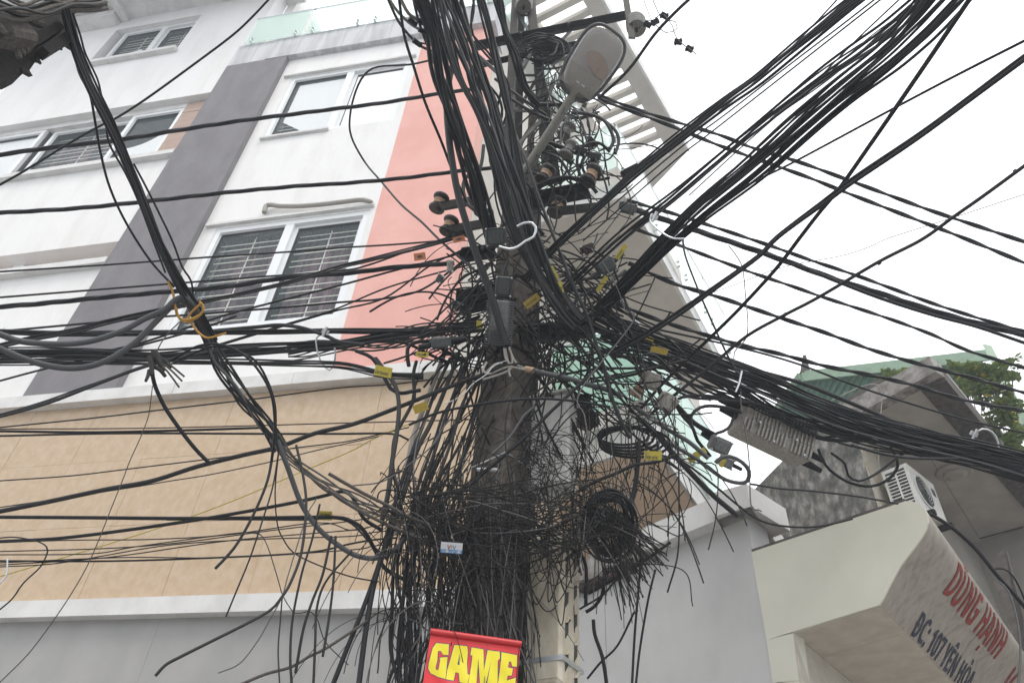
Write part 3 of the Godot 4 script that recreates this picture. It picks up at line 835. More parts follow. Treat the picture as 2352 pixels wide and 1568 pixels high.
	for i in 26:
		var x0 := rng.randf_range(2200, 2330); var y0 := rng.randf_range(840, 880)
		var pl := lift(smooth_path([x0, y0, x0 + rng.randf_range(-5, 30), y0 + rng.randf_range(30, 70), x0 + rng.randf_range(10, 60), y0 + rng.randf_range(90, 170)], 12.0), [7.0, 6.85])
		tube_into(sv, sn, si, pl, [0.006, 0.003], 4)
	put(arr(sv, sn, si), "stem", M.stem, cr).set_meta("kind", "stuff")

	# outdoor unit of an air conditioner
	var q0 := at(2015, 1093, 6.1)
	var face := at(2168, 1225, 5.6)
	var ac := thing("outdoor_unit", "white air conditioner outdoor unit with grated side and round fan opening", "air conditioner", q0)
	var ex := Vector3(0.647, 0, -0.763) * -1.0
	# local frame: x along the fan face, z out of the grated end
	zone(2696, 1781)
	var nA := at(1365, 165, 6.15); var nB := at(1500, 95, 5.95); var nC := at(1590, 385, 5.95); var nD := at(1425, 395, 6.15)
	var gx := (nB - nA); gx.y = 0
	var wide := gx.length()
	gx = SIDE.basis.x
	var tall := 0.40
	var gz := SIDE.basis.z
	var f2 := Transform3D(Basis(gx, up, gz), Vector3(nA.x, nA.y - 0.02, nA.z))
	wide = 0.215
	var long := 0.47
	st = st0(); fbox(st, f2, 0.0, wide, -tall, 0.0, -long, -0.02)
	put(done(st), "casing", M.ac_white, ac)
	var end := put(boxes(f2, [[0.0, wide, -0.03, 0.0, -0.02, 0.0], [0.0, wide, -tall, -tall + 0.04, -0.02, 0.0], [0.0, 0.02, -tall + 0.04, -0.03, -0.02, 0.0], [wide - 0.03, wide, -tall + 0.04, -0.03, -0.02, 0.0]]), "end_frame", M.ac_white, ac)
	put(boxes(f2, [[0.02, wide - 0.03, -tall + 0.04, -0.03, -0.0195, -0.015]]), "coil", M.room, ac)
	for i in 11:
		var y := -0.03 - (tall - 0.07) / 11.0 * (i + 1)
		put(boxes(f2, [[0.02, wide - 0.03, y, y + 0.009, -0.014, -0.002]]), "grate_bar", M.ac_white, end)
	put(boxes(f2, [[wide * 0.46, wide * 0.46 + 0.014, -tall + 0.04, -0.03, -0.013, 0.001]]), "grate_bar", M.ac_white, end)
	var fc := f2 * Vector3(wide + 0.001, -tall * 0.48, -0.19)
	var fb := Basis(gz, gx, up)
	put(lathe(Transform3D(fb, fc), [[0.155, 0.0], [0.155, 0.01], [0.14, 0.01], [0.134, 0.002]], 36), "fan_ring", M.ac_white, ac)
	put(lathe(Transform3D(fb, fc), [[0.134, 0.003], [0.0, 0.003]], 36), "fan_opening", M.room, ac)
	for i in 3:
		var blade := st0()
		var pts := []
		for t in [[0.03, 0.0], [0.105, -0.25], [0.125, 0.1], [0.11, 0.55], [0.03, 0.5]]:
			var g: float = t[1] + i * TAU / 3
			pts.append(fc + gx * (0.005 + 0.004 * t[1]) + (gz * cos(g) + up * sin(g)) * t[0])
		slab(blade, pts, gx * 0.002)
		put(done(blade), "fan_blade", M.grey_steel, ac)
	for i in 5:
		put(lathe(Transform3D(fb, fc), [[0.03 + i * 0.024, 0.012], [0.033 + i * 0.024, 0.014]], 30), "fan_guard", M.ac_white, ac)
	put(boxes(f2, [[wide, wide + 0.004, -tall * 0.36, -tall * 0.2, -0.43, -0.37]]), "badge", M.grey_steel, ac)
	for z in [-0.1, -0.4]:
		put(boxes(f2, [[-0.3, wide + 0.05, -tall - 0.04, -tall, z - 0.04, z]]), "bracket", M.dark_steel, ac)
	full()

# ---------- the pole and what hangs on it ----------
const POLE := Vector3(0.004, 1.6, -3.0)

func facing(x: float, y: float, d: float, roll: float = 0.0, lean: float = 0.0) -> Transform3D:
	# a frame at a survey point, turned towards the road below; x runs level, roll in degrees
	var p := at(x, y, d)
	var b := Basis(AX, -AY, -AZ)
	b = b * Basis(Vector3(0, 0, 1), deg_to_rad(-roll)) * Basis(Vector3(1, 0, 0), deg_to_rad(lean))
	return Transform3D(b, p)

func m_per(p: Vector3) -> float:   # metres that one survey unit spans at p
	return depth(p) / FOC

func bar(p: Vector3, q: Vector3, w: float, t: float, up: Vector3 = Vector3.UP) -> ArrayMesh:
	var d := (q - p).normalized()
	var s := d.cross(up).normalized()
	var u := s.cross(d).normalized()
	var st := st0()
	fbox(st, Transform3D(Basis(s, u, -d), p), -w / 2, w / 2, -t / 2, t / 2, -p.distance_to(q), 0)
	return done(st)

func angle_bar(p: Vector3, q: Vector3, w: float) -> ArrayMesh:   # an L-shaped rolled section
	var d := (q - p).normalized()
	var s := d.cross(Vector3.UP).normalized()
	var u := s.cross(d).normalized()
	var f := Transform3D(Basis(s, u, -d), p)
	var st := st0()
	var l := p.distance_to(q)
	fbox(st, f, -w / 2, w / 2, 0.0, w * 0.12, -l, 0)
	fbox(st, f, -w / 2, -w / 2 + w * 0.12, -w, -0.001, -l + 0.001, -0.001)
	return done(st)

func spool(c: Vector3, ax: Vector3, r: float, m: Material, called: String, par: Node) -> void:
	var x := ax.cross(Vector3(0.2, 0.1, 1)).normalized()
	var f := Transform3D(Basis(x, ax.normalized(), x.cross(ax.normalized())), c)
	put(lathe(f, [[0.0, -r * 1.1], [r * 0.9, -r * 1.1], [r, -r * 0.95], [r, -r * 0.75], [r * 0.62, -r * 0.4], [r * 0.55, 0], [r * 0.62, r * 0.4], [r, r * 0.75], [r, r * 0.95], [r * 0.9, r * 1.1], [0.0, r * 1.1]], 20), called, m, par)
	put(lathe(f, [[r * 0.75, -r * 0.35], [r * 0.66, 0.0], [r * 0.75, r * 0.35]], 20), "worn_neck", M.terracotta if m == M.glaze else M.porcelain, par)

func pole() -> void:
	var p := thing("utility_pole", "square grey concrete utility pole carrying a mass of tangled cables", "pole", POLE - Vector3.UP * 1.6)
	var st := st0()
	var rings := []
	for h in [[-1.6, 0.19], [1.19, 0.158], [2.47, 0.145], [4.3, 0.118]]:
		var ring := []
		for i in 4:
			var a := i * PI / 2 + 0.02
			var c := Vector3(sin(a), 0, cos(a)); var s := Vector3(cos(a), 0, -sin(a))
			for e in [-0.011, 0.011]: ring.append(POLE + Vector3(0, h[0], 0) + c * h[1] + s * e)
		rings.append(ring)
	for j in 3:
		for i in 8: quad(st, rings[j][i], rings[j][(i + 1) % 8], rings[j + 1][(i + 1) % 8], rings[j + 1][i])
	for i in range(1, 7): for q in [rings[3][0], rings[3][i], rings[3][i + 1]]: st.add_vertex(q)
	put(done(st), "shaft", M.concrete, p)
	full()
	# bands round the shaft
	for h in [1.86, 2.52, 3.05, 3.6]:
		var path := PackedVector3Array()
		for i in 5:
			var a := i * PI / 2 + 0.02
			path.append(POLE + Vector3(0, h, 0) + Vector3(sin(a), 0, cos(a)) * (0.160 - h * 0.004))
		put(tube(path, [0.012], 4), "steel_band", M.zinc if h < 2 else M.dark_steel, p)
	var mast := thing("lattice_mast", "tapering steel lattice mast bolted to the top of the concrete pole", "mast", POLE + Vector3.UP * 3.4)
	var feet := [at(1172, 430, 2.92), at(1287, 430, 2.92), at(1190, 410, 3.12), at(1262, 410, 3.12)]
	var tops := [at(1194, -60, 2.93), at(1212, -60, 2.93), at(1202, -60, 3.06), at(1220, -60, 3.06)]
	for i in 4: put(angle_bar(feet[i], tops[i], 0.06), "leg", M.dark_steel, mast)
	for i in 5:
		var t := 0.12 + i * 0.155
		for e in [[0, 1], [0, 2], [1, 3]]:
			put(bar(feet[e[0]].lerp(tops[e[0]], t), feet[e[1]].lerp(tops[e[1]], t), 0.006, 0.03), "rung", M.dark_steel, mast)
		put(bar(feet[i % 2].lerp(tops[i % 2], t), feet[1 - i % 2].lerp(tops[1 - i % 2], t + 0.155), 0.006, 0.028), "brace", M.grey_steel, mast)
		put(bar(feet[2].lerp(tops[2], t), feet[3].lerp(tops[3], t + 0.155), 0.006, 0.028), "brace", M.grey_steel, mast)
	put(bar(at(1214, 440, 3.0), at(1222, 260, 3.0), 0.05, 0.05, Vector3(0, 0, 1)), "concrete_rib", M.concrete, mast)
	# cross-arms
	var arms := [
		["upper_crossarm", "long steel cross-arm at the mast top beside the street lamp", 1082, 104, 2.9, 1444, 30, 2.95, 0.055],
		["upper_crossarm", "thinner steel cross-arm below the long top one", 1086, 150, 3.0, 1350, 92, 3.05, 0.035],
		["lower_crossarm", "dark channel cross-arm left of the finned amplifier", 1048, 684, 2.95, 1150, 664, 2.95, 0.095],
		["lower_crossarm", "short dark angle bracket under the brown spool insulators", 1058, 578, 2.9, 1140, 568, 2.95, 0.06],
		["lower_crossarm", "flat green-grey steel arm right of the pole below the tags", 1170, 762, 2.9, 1366, 742, 2.85, 0.07],
		["lower_crossarm", "heavy dark beam under arching cables right of the mast", 1192, 458, 2.9, 1352, 428, 2.85, 0.075],
	]
	for a in arms:
		var o := thing(a[0], a[1], "cross-arm", at(a[2], a[3], a[4]))
		put(angle_bar(at(a[2], a[3], a[4]), at(a[5], a[6], a[7]), a[8]), "beam", M.dark_steel if a[3] < 740 else M.grey_steel, o)
		for t in [0.3, 0.6]:
			var c := at(a[2], a[3], a[4]).lerp(at(a[5], a[6], a[7]), t)
			put(tube(PackedVector3Array([c - AZ * 0.04, c + AZ * 0.02]), [0.011], 6), "bolt", M.grey_steel, o)
	var br := thing("arm_brace", "slanting flat steel brace below the top cross-arm", "brace", at(1320, 62, 2.95))
	put(bar(at(1322, 58, 2.95), at(1278, 106, 2.98), 0.03, 0.008), "strap", M.grey_steel, br)
	put(bar(at(1090, 120, 2.95), at(1168, 190, 3.0), 0.03, 0.008), "strap", M.grey_steel, br)
	# insulators
	for q in [[1008, 468, 2.85, 0.050, "brown spool insulator on the outer bracket over the pink stripe", 1112, 450, M.glaze], [1031, 521, 2.86, 0.048, "lower brown spool insulator hanging below the outer bracket", 1120, 505, M.glaze], [1279, 478, 2.85, 0.052, "dark spool insulator under the heavy beam", 1372, 468, M.glaze]]:
		var c := at(q[0], q[1], q[2])
		var o := thing("spool_insulator", q[4], "insulator", c)
		spool(c + Vector3.UP * 0.01, Vector3(0.25, 1, 0.25), q[3], q[7], "spool", o)
		put(bar(c - Vector3.UP * 0.055 + Vector3(0, 0, 0.02), at(q[5], q[6], q[2] + 0.1) - Vector3.UP * 0.03, 0.03, 0.05), "bracket", M.dark_steel, o)
		put(tube(PackedVector3Array([c - Vector3.UP * 0.09, c + Vector3.UP * 0.07]), [0.008], 6), "pin", M.rust, o)
	for q in [[1461, 55, 2.85, 0.10, "large ribbed pale insulator at the right end of the top cross-arm"], [1204, 6, 2.85, 0.09, "large ribbed pale insulator on the mast at the very top"]]:
		var c := at(q[0], q[1], q[2])
		var o := thing("drum_insulator", q[4], "insulator", c)
		var r: float = q[3] * 0.82
		put(lathe(Transform3D(Basis(Vector3.RIGHT, Vector3.UP, Vector3.BACK), c), [[0, -r], [r * 0.9, -r], [r, -r * 0.7], [r * 0.93, -r * 0.5], [r, -r * 0.3], [r * 0.93, -r * 0.1], [r, r * 0.1], [r * 0.93, r * 0.3], [r, r * 0.5], [r * 0.93, r * 0.7], [r * 0.85, r], [0, r]], 24), "drum", M.porcelain, o)
		put(tube(PackedVector3Array([c - Vector3.UP * r * 1.5, c + Vector3.UP * r * 1.3]), [0.012], 6), "pin", M.dark_steel, o)
	var up := thing("end_post", "short upright steel strip at the right end of the top cross-arm", "post", at(1440, 60, 2.85))
	put(bar(at(1432, -40, 2.82), at(1452, 88, 2.8), 0.05, 0.012, Vector3(0, 0, 1)), "strip", M.dark_steel, up)
	for q in [[1308, 345, 2.7, 0.05], [1358, 403, 2.7, 0.055], [1302, 300, 2.8, 0.05], [1253, 400, 2.75, 0.05]]:
		var c := at(q[0], q[1], q[2])
		var o := thing("shackle_insulator", {1308: "pale shackle insulator framed by cable loops", 1358: "brown shackle insulator at the right end of the heavy beam", 1302: "small pale shackle insulator at the glass balcony corner", 1253: "dark shackle insulator on the mast foot over the heavy beam"}[q[0]], "insulator", c)
		spool(c, Vector3(0.5, 1, 0.3), q[3], M.porcelain if q[0] in [1308, 1302] else M.glaze, "spool", o)

func street_lamp() -> void:
	full()
	var a := at(1196, 410, 2.88); var b := at(1318, 215, 2.45)
	var o := thing("street_lamp", "grey cobra-head street lamp with milky lens on a slanting pipe arm", "street lamp", a)
	put(tube(PackedVector3Array([a, a.lerp(b, 0.35), a.lerp(b, 0.7), b, b + (b - a).normalized() * 0.08]), [0.032, 0.026], 14), "arm", M.lamp_arm, o)
	put(bar(a - Vector3.UP * 0.16, a + Vector3.UP * 0.1, 0.1, 0.02, Vector3(0, 0, 1)), "wall_plate", M.concrete, o)
	var p0 := at(1316, 212, 2.44); var p1 := at(1404, 78, 2.2)
	var ax := (p1 - p0); var L := ax.length(); ax = ax.normalized()
	var mid := p0.lerp(p1, 0.5)
	var n := (EYE - mid).normalized()
	n = (n - ax * n.dot(ax) + AX * 0.06).normalized(); n = (n - ax * n.dot(ax)).normalized()
	var w := ax.cross(n).normalized()
	var half := 51.0 * m_per(mid)
	var rim := []
	for i in 48:
		var g := TAU * i / 48
		var c := cos(g); var s := sin(g)
		var sx := signf(c) * pow(absf(c), 0.62); var sy := signf(s) * pow(absf(s), 0.62)
		rim.append(Vector2(sx * L * 0.53, sy * half * (1.0 + 0.07 * sx)))
	var dome := func(steps: int, grow: float, tall: float, side: float, pw: float) -> ArrayMesh:
		var st := SurfaceTool.new(); st.begin(Mesh.PRIMITIVE_TRIANGLES); st.set_smooth_group(0)
		var pt := func(i: int, j: int) -> Vector3:
			var r := sin(float(j) / steps * PI / 2); var z := pow(cos(float(j) / steps * PI / 2), pw) * tall
			return mid + (ax * rim[i % 48].x + w * rim[i % 48].y) * r * grow + n * side * z
		for j in steps:
			for i in 48: quad(st, pt.call(i, j), pt.call(i + 1, j), pt.call(i + 1, j + 1), pt.call(i, j + 1))
		return done(st)
	put(dome.call(8, 1.05, 0.14, -1.0, 0.7), "housing", M.lamp_shell, o)
	var rimp := PackedVector3Array()
	for i in 49: rimp.append(mid + (ax * rim[i % 48].x + w * rim[i % 48].y) * 1.04)
	put(tube(rimp, [0.011], 8), "rim", M.lamp_shell, o)
	var lens := StandardMaterial3D.new()
	lens.transparency = BaseMaterial3D.TRANSPARENCY_ALPHA; lens.albedo_color = Color(0.72, 0.70, 0.67, 0.30); lens.roughness = 0.1
	put(dome.call(10, 0.99, 0.085, 1.0, 0.75), "lens", lens, o)
	var f := Transform3D(Basis(w, ax, n), mid)
	var st := st0()
	var pts := []
	for i in 48: pts.append(mid + (ax * rim[i].x + w * rim[i].y) * 0.97 - n * 0.02)
	slab(st, pts, -n * 0.01)
	put(done(st), "reflector", M.lamp_inside, o)
	st = st0()
	pts = []
	for q in [[-0.42, 0.09], [-0.3, 0.145], [-0.05, 0.17], [0.25, 0.16], [0.55, 0.11], [0.78, 0.05], [0.86, -0.03], [0.8, -0.12], [0.5, -0.135], [0.1, -0.09], [-0.25, -0.02], [-0.4, 0.03]]: pts.append(f * Vector3(q[0] * half, q[1] * L, 0.03))
	slab(st, pts, -n * 0.02)
	put(done(st), "brown_reflector", M.copper, o)
	put(boxes(f, [[-half * 0.86, half * 0.86, -L * 0.46, -L * 0.14, -0.015, 0.02]]), "gear_tray", M.lamp_arm, o)
	put(boxes(f, [[-half * 0.15, half * 0.3, -L * 0.36, -L * 0.335, 0.02, 0.024]]), "rating_label", M.label_white, o)
	for e in [-0.7, 0.75]:
		put(boxes(f, [[half * e - 0.012, half * e + 0.012, -L * 0.58, -L * 0.52, -0.02, 0.02]]), "latch", M.lamp_shell, o)

func junction(called: String, label: String, x: float, y: float, d: float, w: float, h: float, deep: float, roll: float, m: Material, cat: String = "junction box") -> Node3D:
	var f := facing(x, y, d, roll)
	var k := m_per(f.origin)
	var o := thing(called, label, cat, f.origin)
	var st := st0()
	chamfer_box(st, f, Vector3(w * k, h * k, deep), minf(w, h) * k * 0.14)
	put(done(st), "housing", m, o)
	var lid := st0()
	chamfer_box(lid, f * Transform3D(Basis(), Vector3(0, 0, deep / 2 + 0.004)), Vector3(w * k * 0.84, h * k * 0.84, 0.012), minf(w, h) * k * 0.1)
	put(done(lid), "lid", m, o)
	for sx in [-1, 1]:
		for sy in [-1, 1]:
			var c := f * Vector3(sx * w * k * 0.42, sy * h * k * 0.42, deep / 2)
			put(tube(PackedVector3Array([c - AZ * 0.012, c + AZ * 0.004]), [0.006], 6), "screw", M.zinc, o)
	return o

func gland(o: Node3D, pts: Array, d: float, w: float) -> void:
	var p := lift(smooth_path(pts, 6.0), [d, d])
	put(tube(p, [w * 0.5 * m_per(p[0]), w * 0.42 * m_per(p[0])], 10), "cable_gland", M.black, o)

func finned(o: Node3D, f: Transform3D, w: float, h: float, n: int, z0: float, z1: float, m: Material, along_x: bool) -> void:
	for i in n:
		var t := (i + 0.5) / n - 0.5
		var q := [t * w - w / n * 0.22, t * w + w / n * 0.22, -h / 2, h / 2, z0, z1] if along_x else [-w / 2, w / 2, t * h - h / n * 0.22, t * h + h / n * 0.22, z0, z1]
		put(boxes(f, [q]), "fin", m, o)

func gear() -> void:
	full()
	var j := junction("tap_box", "square grey tap box inside the bright metal ring", 1139, 546, 2.72, 50, 46, 0.06, -4, M.alu_dark)
	gland(j, [1118, 496, 1122, 528], 2.72, 12); gland(j, [1128, 484, 1134, 524], 2.72, 11)
	j = junction("tap_box", "upright grey tap box right above the tall finned amplifier", 1157, 660, 2.74, 40, 50, 0.06, 4, M.alu_dark)
	gland(j, [1152, 640, 1158, 616, 1166, 600], 2.74, 13)
	j = junction("tap_box", "mottled grey tap box on the right of the hub beside a yellow tag", 1391, 612, 2.78, 46, 34, 0.06, -28, M.alu_dark)
	gland(j, [1372, 628, 1356, 640], 2.78, 10); gland(j, [1412, 600, 1430, 584], 2.78, 10)
	junction("tap_box", "small brown tap box at the upper right of the hub", 1350, 572, 2.85, 34, 22, 0.05, -20, M.rust)
	junction("clamp_plate", "flat grey bolted clamp on the right power cables", 1442, 478, 2.9, 42, 26, 0.03, 14, M.alu_dark, "clamp")
	junction("clamp_plate", "dark long clamp where the upper right bundle leaves the cross-arm", 1448, 393, 2.75, 44, 20, 0.05, -26, M.dark_steel, "clamp")
	junction("clamp_plate", "dark connector block in the loops left of the glass corner", 1333, 347, 2.7, 30, 18, 0.05, 20, M.black_worn, "clamp")
	junction("clamp_plate", "second dark connector block above the first in the loops", 1360, 328, 2.7, 28, 16, 0.05, 45, M.black_worn, "clamp")
	junction("clamp_plate", "third dark connector block below the loops", 1366, 362, 2.7, 28, 22, 0.05, 10, M.black_worn, "clamp")
	junction("clamp_plate", "lowest dark connector block at the beam end", 1372, 396, 2.7, 30, 20, 0.05, 30, M.black_worn, "clamp")
	j = junction("splice_closure", "dark grey splice closure with two bolts in the left bundle", 1012, 787, 2.7, 48, 28, 0.07, -4, M.alu_dark)
	gland(j, [994, 792, 975, 795, 962, 797], 2.7, 15); gland(j, [1036, 782, 1055, 780, 1070, 778], 2.7, 17)
	j = junction("splice_closure", "rounded grey-brown closure at the lower right of the glass balcony", 1494, 874, 2.95, 44, 40, 0.09, 20, M.dirty_alu)
	gland(j, [1490, 854, 1482, 838], 2.95, 14)
	j = junction("splice_closure", "lumpy dirty closure hanging below the rounded one", 1531, 924, 2.95, 40, 42, 0.09, 35, M.dirty_alu)
	gland(j, [1520, 906, 1512, 890], 2.95, 14)
	j = junction("coupler_box", "small pale grey coupler at the left of the big finned amplifier", 1653, 1022, 3.3, 46, 36, 0.08, 24, M.alu)
	gland(j, [1634, 1006, 1614, 994], 3.3, 17)
	j = junction("coupler_box", "small coupler with yellow sticker below the pale one", 1668, 1060, 3.25, 30, 26, 0.06, 24, M.alu)
	gland(j, [1680, 1066, 1704, 1078], 3.25, 10)
	for q in [[1010, 640, "dark anchor clamp on the left cables over the pink stripe"], [1034, 612, "upper pale tension clamp hanging from the lower spool insulator"], [1050, 702, "dark twin clamp left of the channel cross-arm"]]:
		junction("anchor_clamp", q[2], q[0], q[1], 2.8, 15 if q[0] != 1050 else 22, 30 if q[0] == 1034 else 20, 0.03, 30 if q[0] != 1034 else 2, M.dirty_alu if q[0] == 1034 else M.alu_dark, "clamp")
	# tall finned amplifier on the pole front
	var f := facing(1147, 742, 2.72, 3, 0)
	var k := m_per(f.origin)
	var am := thing("line_amplifier", "tall silvery finned amplifier strapped to the pole front", "amplifier", f.origin)
	var st := st0(); chamfer_box(st, f, Vector3(46 * k, 104 * k, 0.09), 0.008)
	put(done(st), "housing", M.alu, am)
	for s in [-1.0, 1.0]:
		for i in 19:
			var y := (i / 19.0 - 0.5) * 108 * k
			put(boxes(f, [[s * 22 * k - (0.022 if s < 0 else 0.0), s * 22 * k + (0.022 if s > 0 else 0.0), y, y + 0.0045, -0.05, 0.045]]), "fin", M.alu, am)
	finned(am, f * Transform3D(Basis(), Vector3(0, -34 * k, 0.045)), 40 * k, 34 * k, 9, 0.0, 0.016, M.alu_dark, false)
	put(boxes(f, [[-18 * k, 18 * k, -8 * k, 46 * k, 0.045, 0.06]]), "door", M.alu, am)
	# big finned amplifier on the right
	f = facing(1772, 1000, 3.55, 25.5, -24)
	k = m_per(f.origin)
	am = thing("strand_amplifier", "large grey finned amplifier slung under the right cable bundle", "amplifier", f.origin)
	var W := 182 * k; var Hh := 82 * k
	st = st0(); chamfer_box(st, f, Vector3(W, Hh * 0.82, 0.15), 0.012)
	put(done(st), "housing", M.dirty_alu, am)
	for i in 22:
		var x := (i / 21.0 - 0.5) * W * 0.94
		put(boxes(f, [[x - 0.0022, x + 0.0022, Hh * 0.38, Hh * 0.66, -0.09, 0.085]]), "fin", M.dirty_alu, am)
	for r in 2:
		for i in 19:
			if (i + r * 2) % 9 == 3: continue
			var x := (i / 18.0 - 0.5) * W * 0.9
			put(boxes(f, [[x - 0.0045, x + 0.0045, -Hh * 0.39 + r * Hh * 0.39, -Hh * 0.03 + r * Hh * 0.37, 0.07, 0.094 - r * 0.006]]), "rib", M.dirty_alu, am)
	for q in [[-0.28, -0.02], [0.22, -0.03], [-0.05, -0.36], [0.36, -0.34]]:
		var c: Vector3 = f * Vector3(q[0] * W, q[1] * Hh, 0.09)
		put(tube(PackedVector3Array([c - AZ * 0.02, c + AZ * 0.01]), [0.008], 6), "bolt", M.zinc, am)
	for q in [[-0.5, 0.34, -90, 20], [-0.48, 0.08, -80, 10], [0.49, 0.02, 80, 26], [0.49, -0.30, 80, 20]]:
		var c: Vector3 = f * Vector3(q[0] * W, q[1] * Hh, 0.0)
		var e: Vector3 = f * Vector3(q[0] * W + q[2] * 0.55 * k, q[1] * Hh - q[3] * 0.1 * k, 0.0)
		put(tube(PackedVector3Array([c, c.lerp(e, 0.5), e]), [0.022, 0.014], 10), "cable_gland", M.black, am)
	# the old unit overhead at the top of the left bundle
	zone(0, 0, 0.2179)
	var ey := at(300, 250, 2.1)
	var un := thing("overhead_unit", "dark dirty cable unit with ribbed casing overhead at the left bundle", "cable unit", ey)
	k = depth(ey) / FOC * 0.2179
	var pts := []
	var outline := [-60, 915, 60, 850, 140, 770, 220, 700, 235, 780, 280, 765, 245, 705, 300, 625, 345, 630, 360, 648, 378, 632, 360, 590, 440, 545, 525, 478, 560, 470, 582, 498, 604, 490, 590, 438, 640, 425, 676, 494, 740, 490, 750, 200, 690, 90, 380, 60, -60, 60]
	for i in range(0, outline.size(), 2): pts.append(at(outline[i], outline[i + 1], 2.15))
	st = st0(); slab(st, pts, AZ * 0.03)
	put(done(st), "back_plate", M.unit_dark, un)
	f = facing(90, 300, 2.06, 52, 18)
	st = st0(); chamfer_box(st, f, Vector3(420 * k, 260 * k, 0.12), 0.015)
	put(done(st), "casing", M.unit_case, un)
	put(boxes(f, [[-200 * k, 190 * k, 60 * k, 95 * k, 0.06, 0.075], [-200 * k, 190 * k, -100 * k, -80 * k, 0.06, 0.07]]), "flange", M.unit_case, un)
	for q in [[-20, 0], [120, 20]]:
		put(tube(PackedVector3Array([f * Vector3(q[0] * k, q[1] * k, 0.06), f * Vector3(q[0] * k, q[1] * k, 0.064)]), [0.018], 12), "port", M.room, un)
	for i in 5:
		var rp := PackedVector3Array()
		for e in 7:
			var g := e / 6.0 * 1.5
			rp.append(at(150 + i * 38 + sin(g) * 46, 470 - i * 38 + (1 - cos(g)) * 60 + e * 14, 2.08 - 0.02 * sin(g)))
		put(tube(rp, [0.009], 6), "rib", M.unit_case, un)
	f = facing(330, 200, 2.08, 30, 10)
	st = st0(); chamfer_box(st, f, Vector3(180 * k, 110 * k, 0.08), 0.012)
	put(done(st), "coupler", M.unit_case, un)
	for q in [[300, 480, 600, 290], [440, 560, 700, 400]]:
		put(bar(at(q[0], q[1], 2.1), at(q[2], q[3], 2.1), 0.05, 0.03), "strut", M.unit_dark, un)
	full()
	# white meter box and cream louvred box right of the pole
	box_thing("meter_box", "white steel meter box with stained front right of the pole", zone_at(1350, 900, 1425, 1460, 2.98), 0.20, 0.52, 0.13, -24, M.box_white, false)
	box_thing("louvre_box", "cream plastic box with diamond louvre holes strapped low on the pole", zone_at(1350, 1781, 1420, 1110, 2.93), 0.165, 0.60, 0.17, -32, M.box_cream, true)
	# rusty troughs
	zone(2150, 1300, 0.17393)
	for q in [[420, 1040, 520, 190, 0.16, 8, "rusty steel trough bolted right of the pole", -20], [640, 1250, 210, 250, 0.16, 25, "rusty hollow bracket with round hole below the trough", -10]]:
		f = facing(q[0], q[1], 3.12, q[5], q[7])
		k = m_per(f.origin) * 0.17393
		var tr := thing("rusty_trough", q[6], "bracket", f.origin)
		st = st0(); chamfer_box(st, f, Vector3(q[2] * k, q[3] * k, q[4]), 0.01)
		put(done(st), "casing", M.rust, tr)
		put(boxes(f, [[-q[2] * k * 0.5, q[2] * k * 0.5, q[3] * k * 0.40, q[3] * k * 0.46, -0.06, 0.1]]), "lip", M.rust, tr)
		put(tube(PackedVector3Array([f * Vector3(q[2] * k * 0.3, 0, q[4] / 2 - 0.01), f * Vector3(q[2] * k * 0.3, 0, q[4] / 2 + 0.003)]), [0.035], 18), "hole", M.room, tr)
	f = facing(1330, 850, 3.05, 28)
	k = m_per(f.origin) * 0.17393
	var tc := thing("clay_insulator", "terracotta coloured insulator among the wires right of the pole", "insulator", f.origin)
	put(lathe(f, [[0, 100 * k], [40 * k, 100 * k], [50 * k, 70 * k], [50 * k, 40 * k], [64 * k, 32 * k], [70 * k, -20 * k], [84 * k, -90 * k], [76 * k, -110 * k], [0, -110 * k]], 20), "body", M.terracotta, tc)
	zone(1650, 750, 0.17393)
	# rusted plate with slots at the right of the flat arm
	zone(2150, 1300, 0.17393)
	f = facing(540, 45, 2.8, 4)
	k = m_per(f.origin) * 0.17393
	var sp := thing("slotted_plate", "rusty slotted steel plate at the end of the flat green arm", "bracket", f.origin)
	put(boxes(f, [[-160 * k, 160 * k, -50 * k, 50 * k, -0.006, 0.006]]), "plate", M.rust, sp)
	for e in [-100, 0, 100]: put(boxes(f, [[(e - 28) * k, (e + 28) * k, -8 * k, 12 * k, 0.006, 0.008]]), "slot", M.room, sp)
	full()
	tags()
	banner()
	coil_device()

func zone_at(nx: float, ny: float, x: float, y: float, d: float) -> Vector3:
	zone(nx, ny)
	var p := at(x, y, d)
	full()
	return p

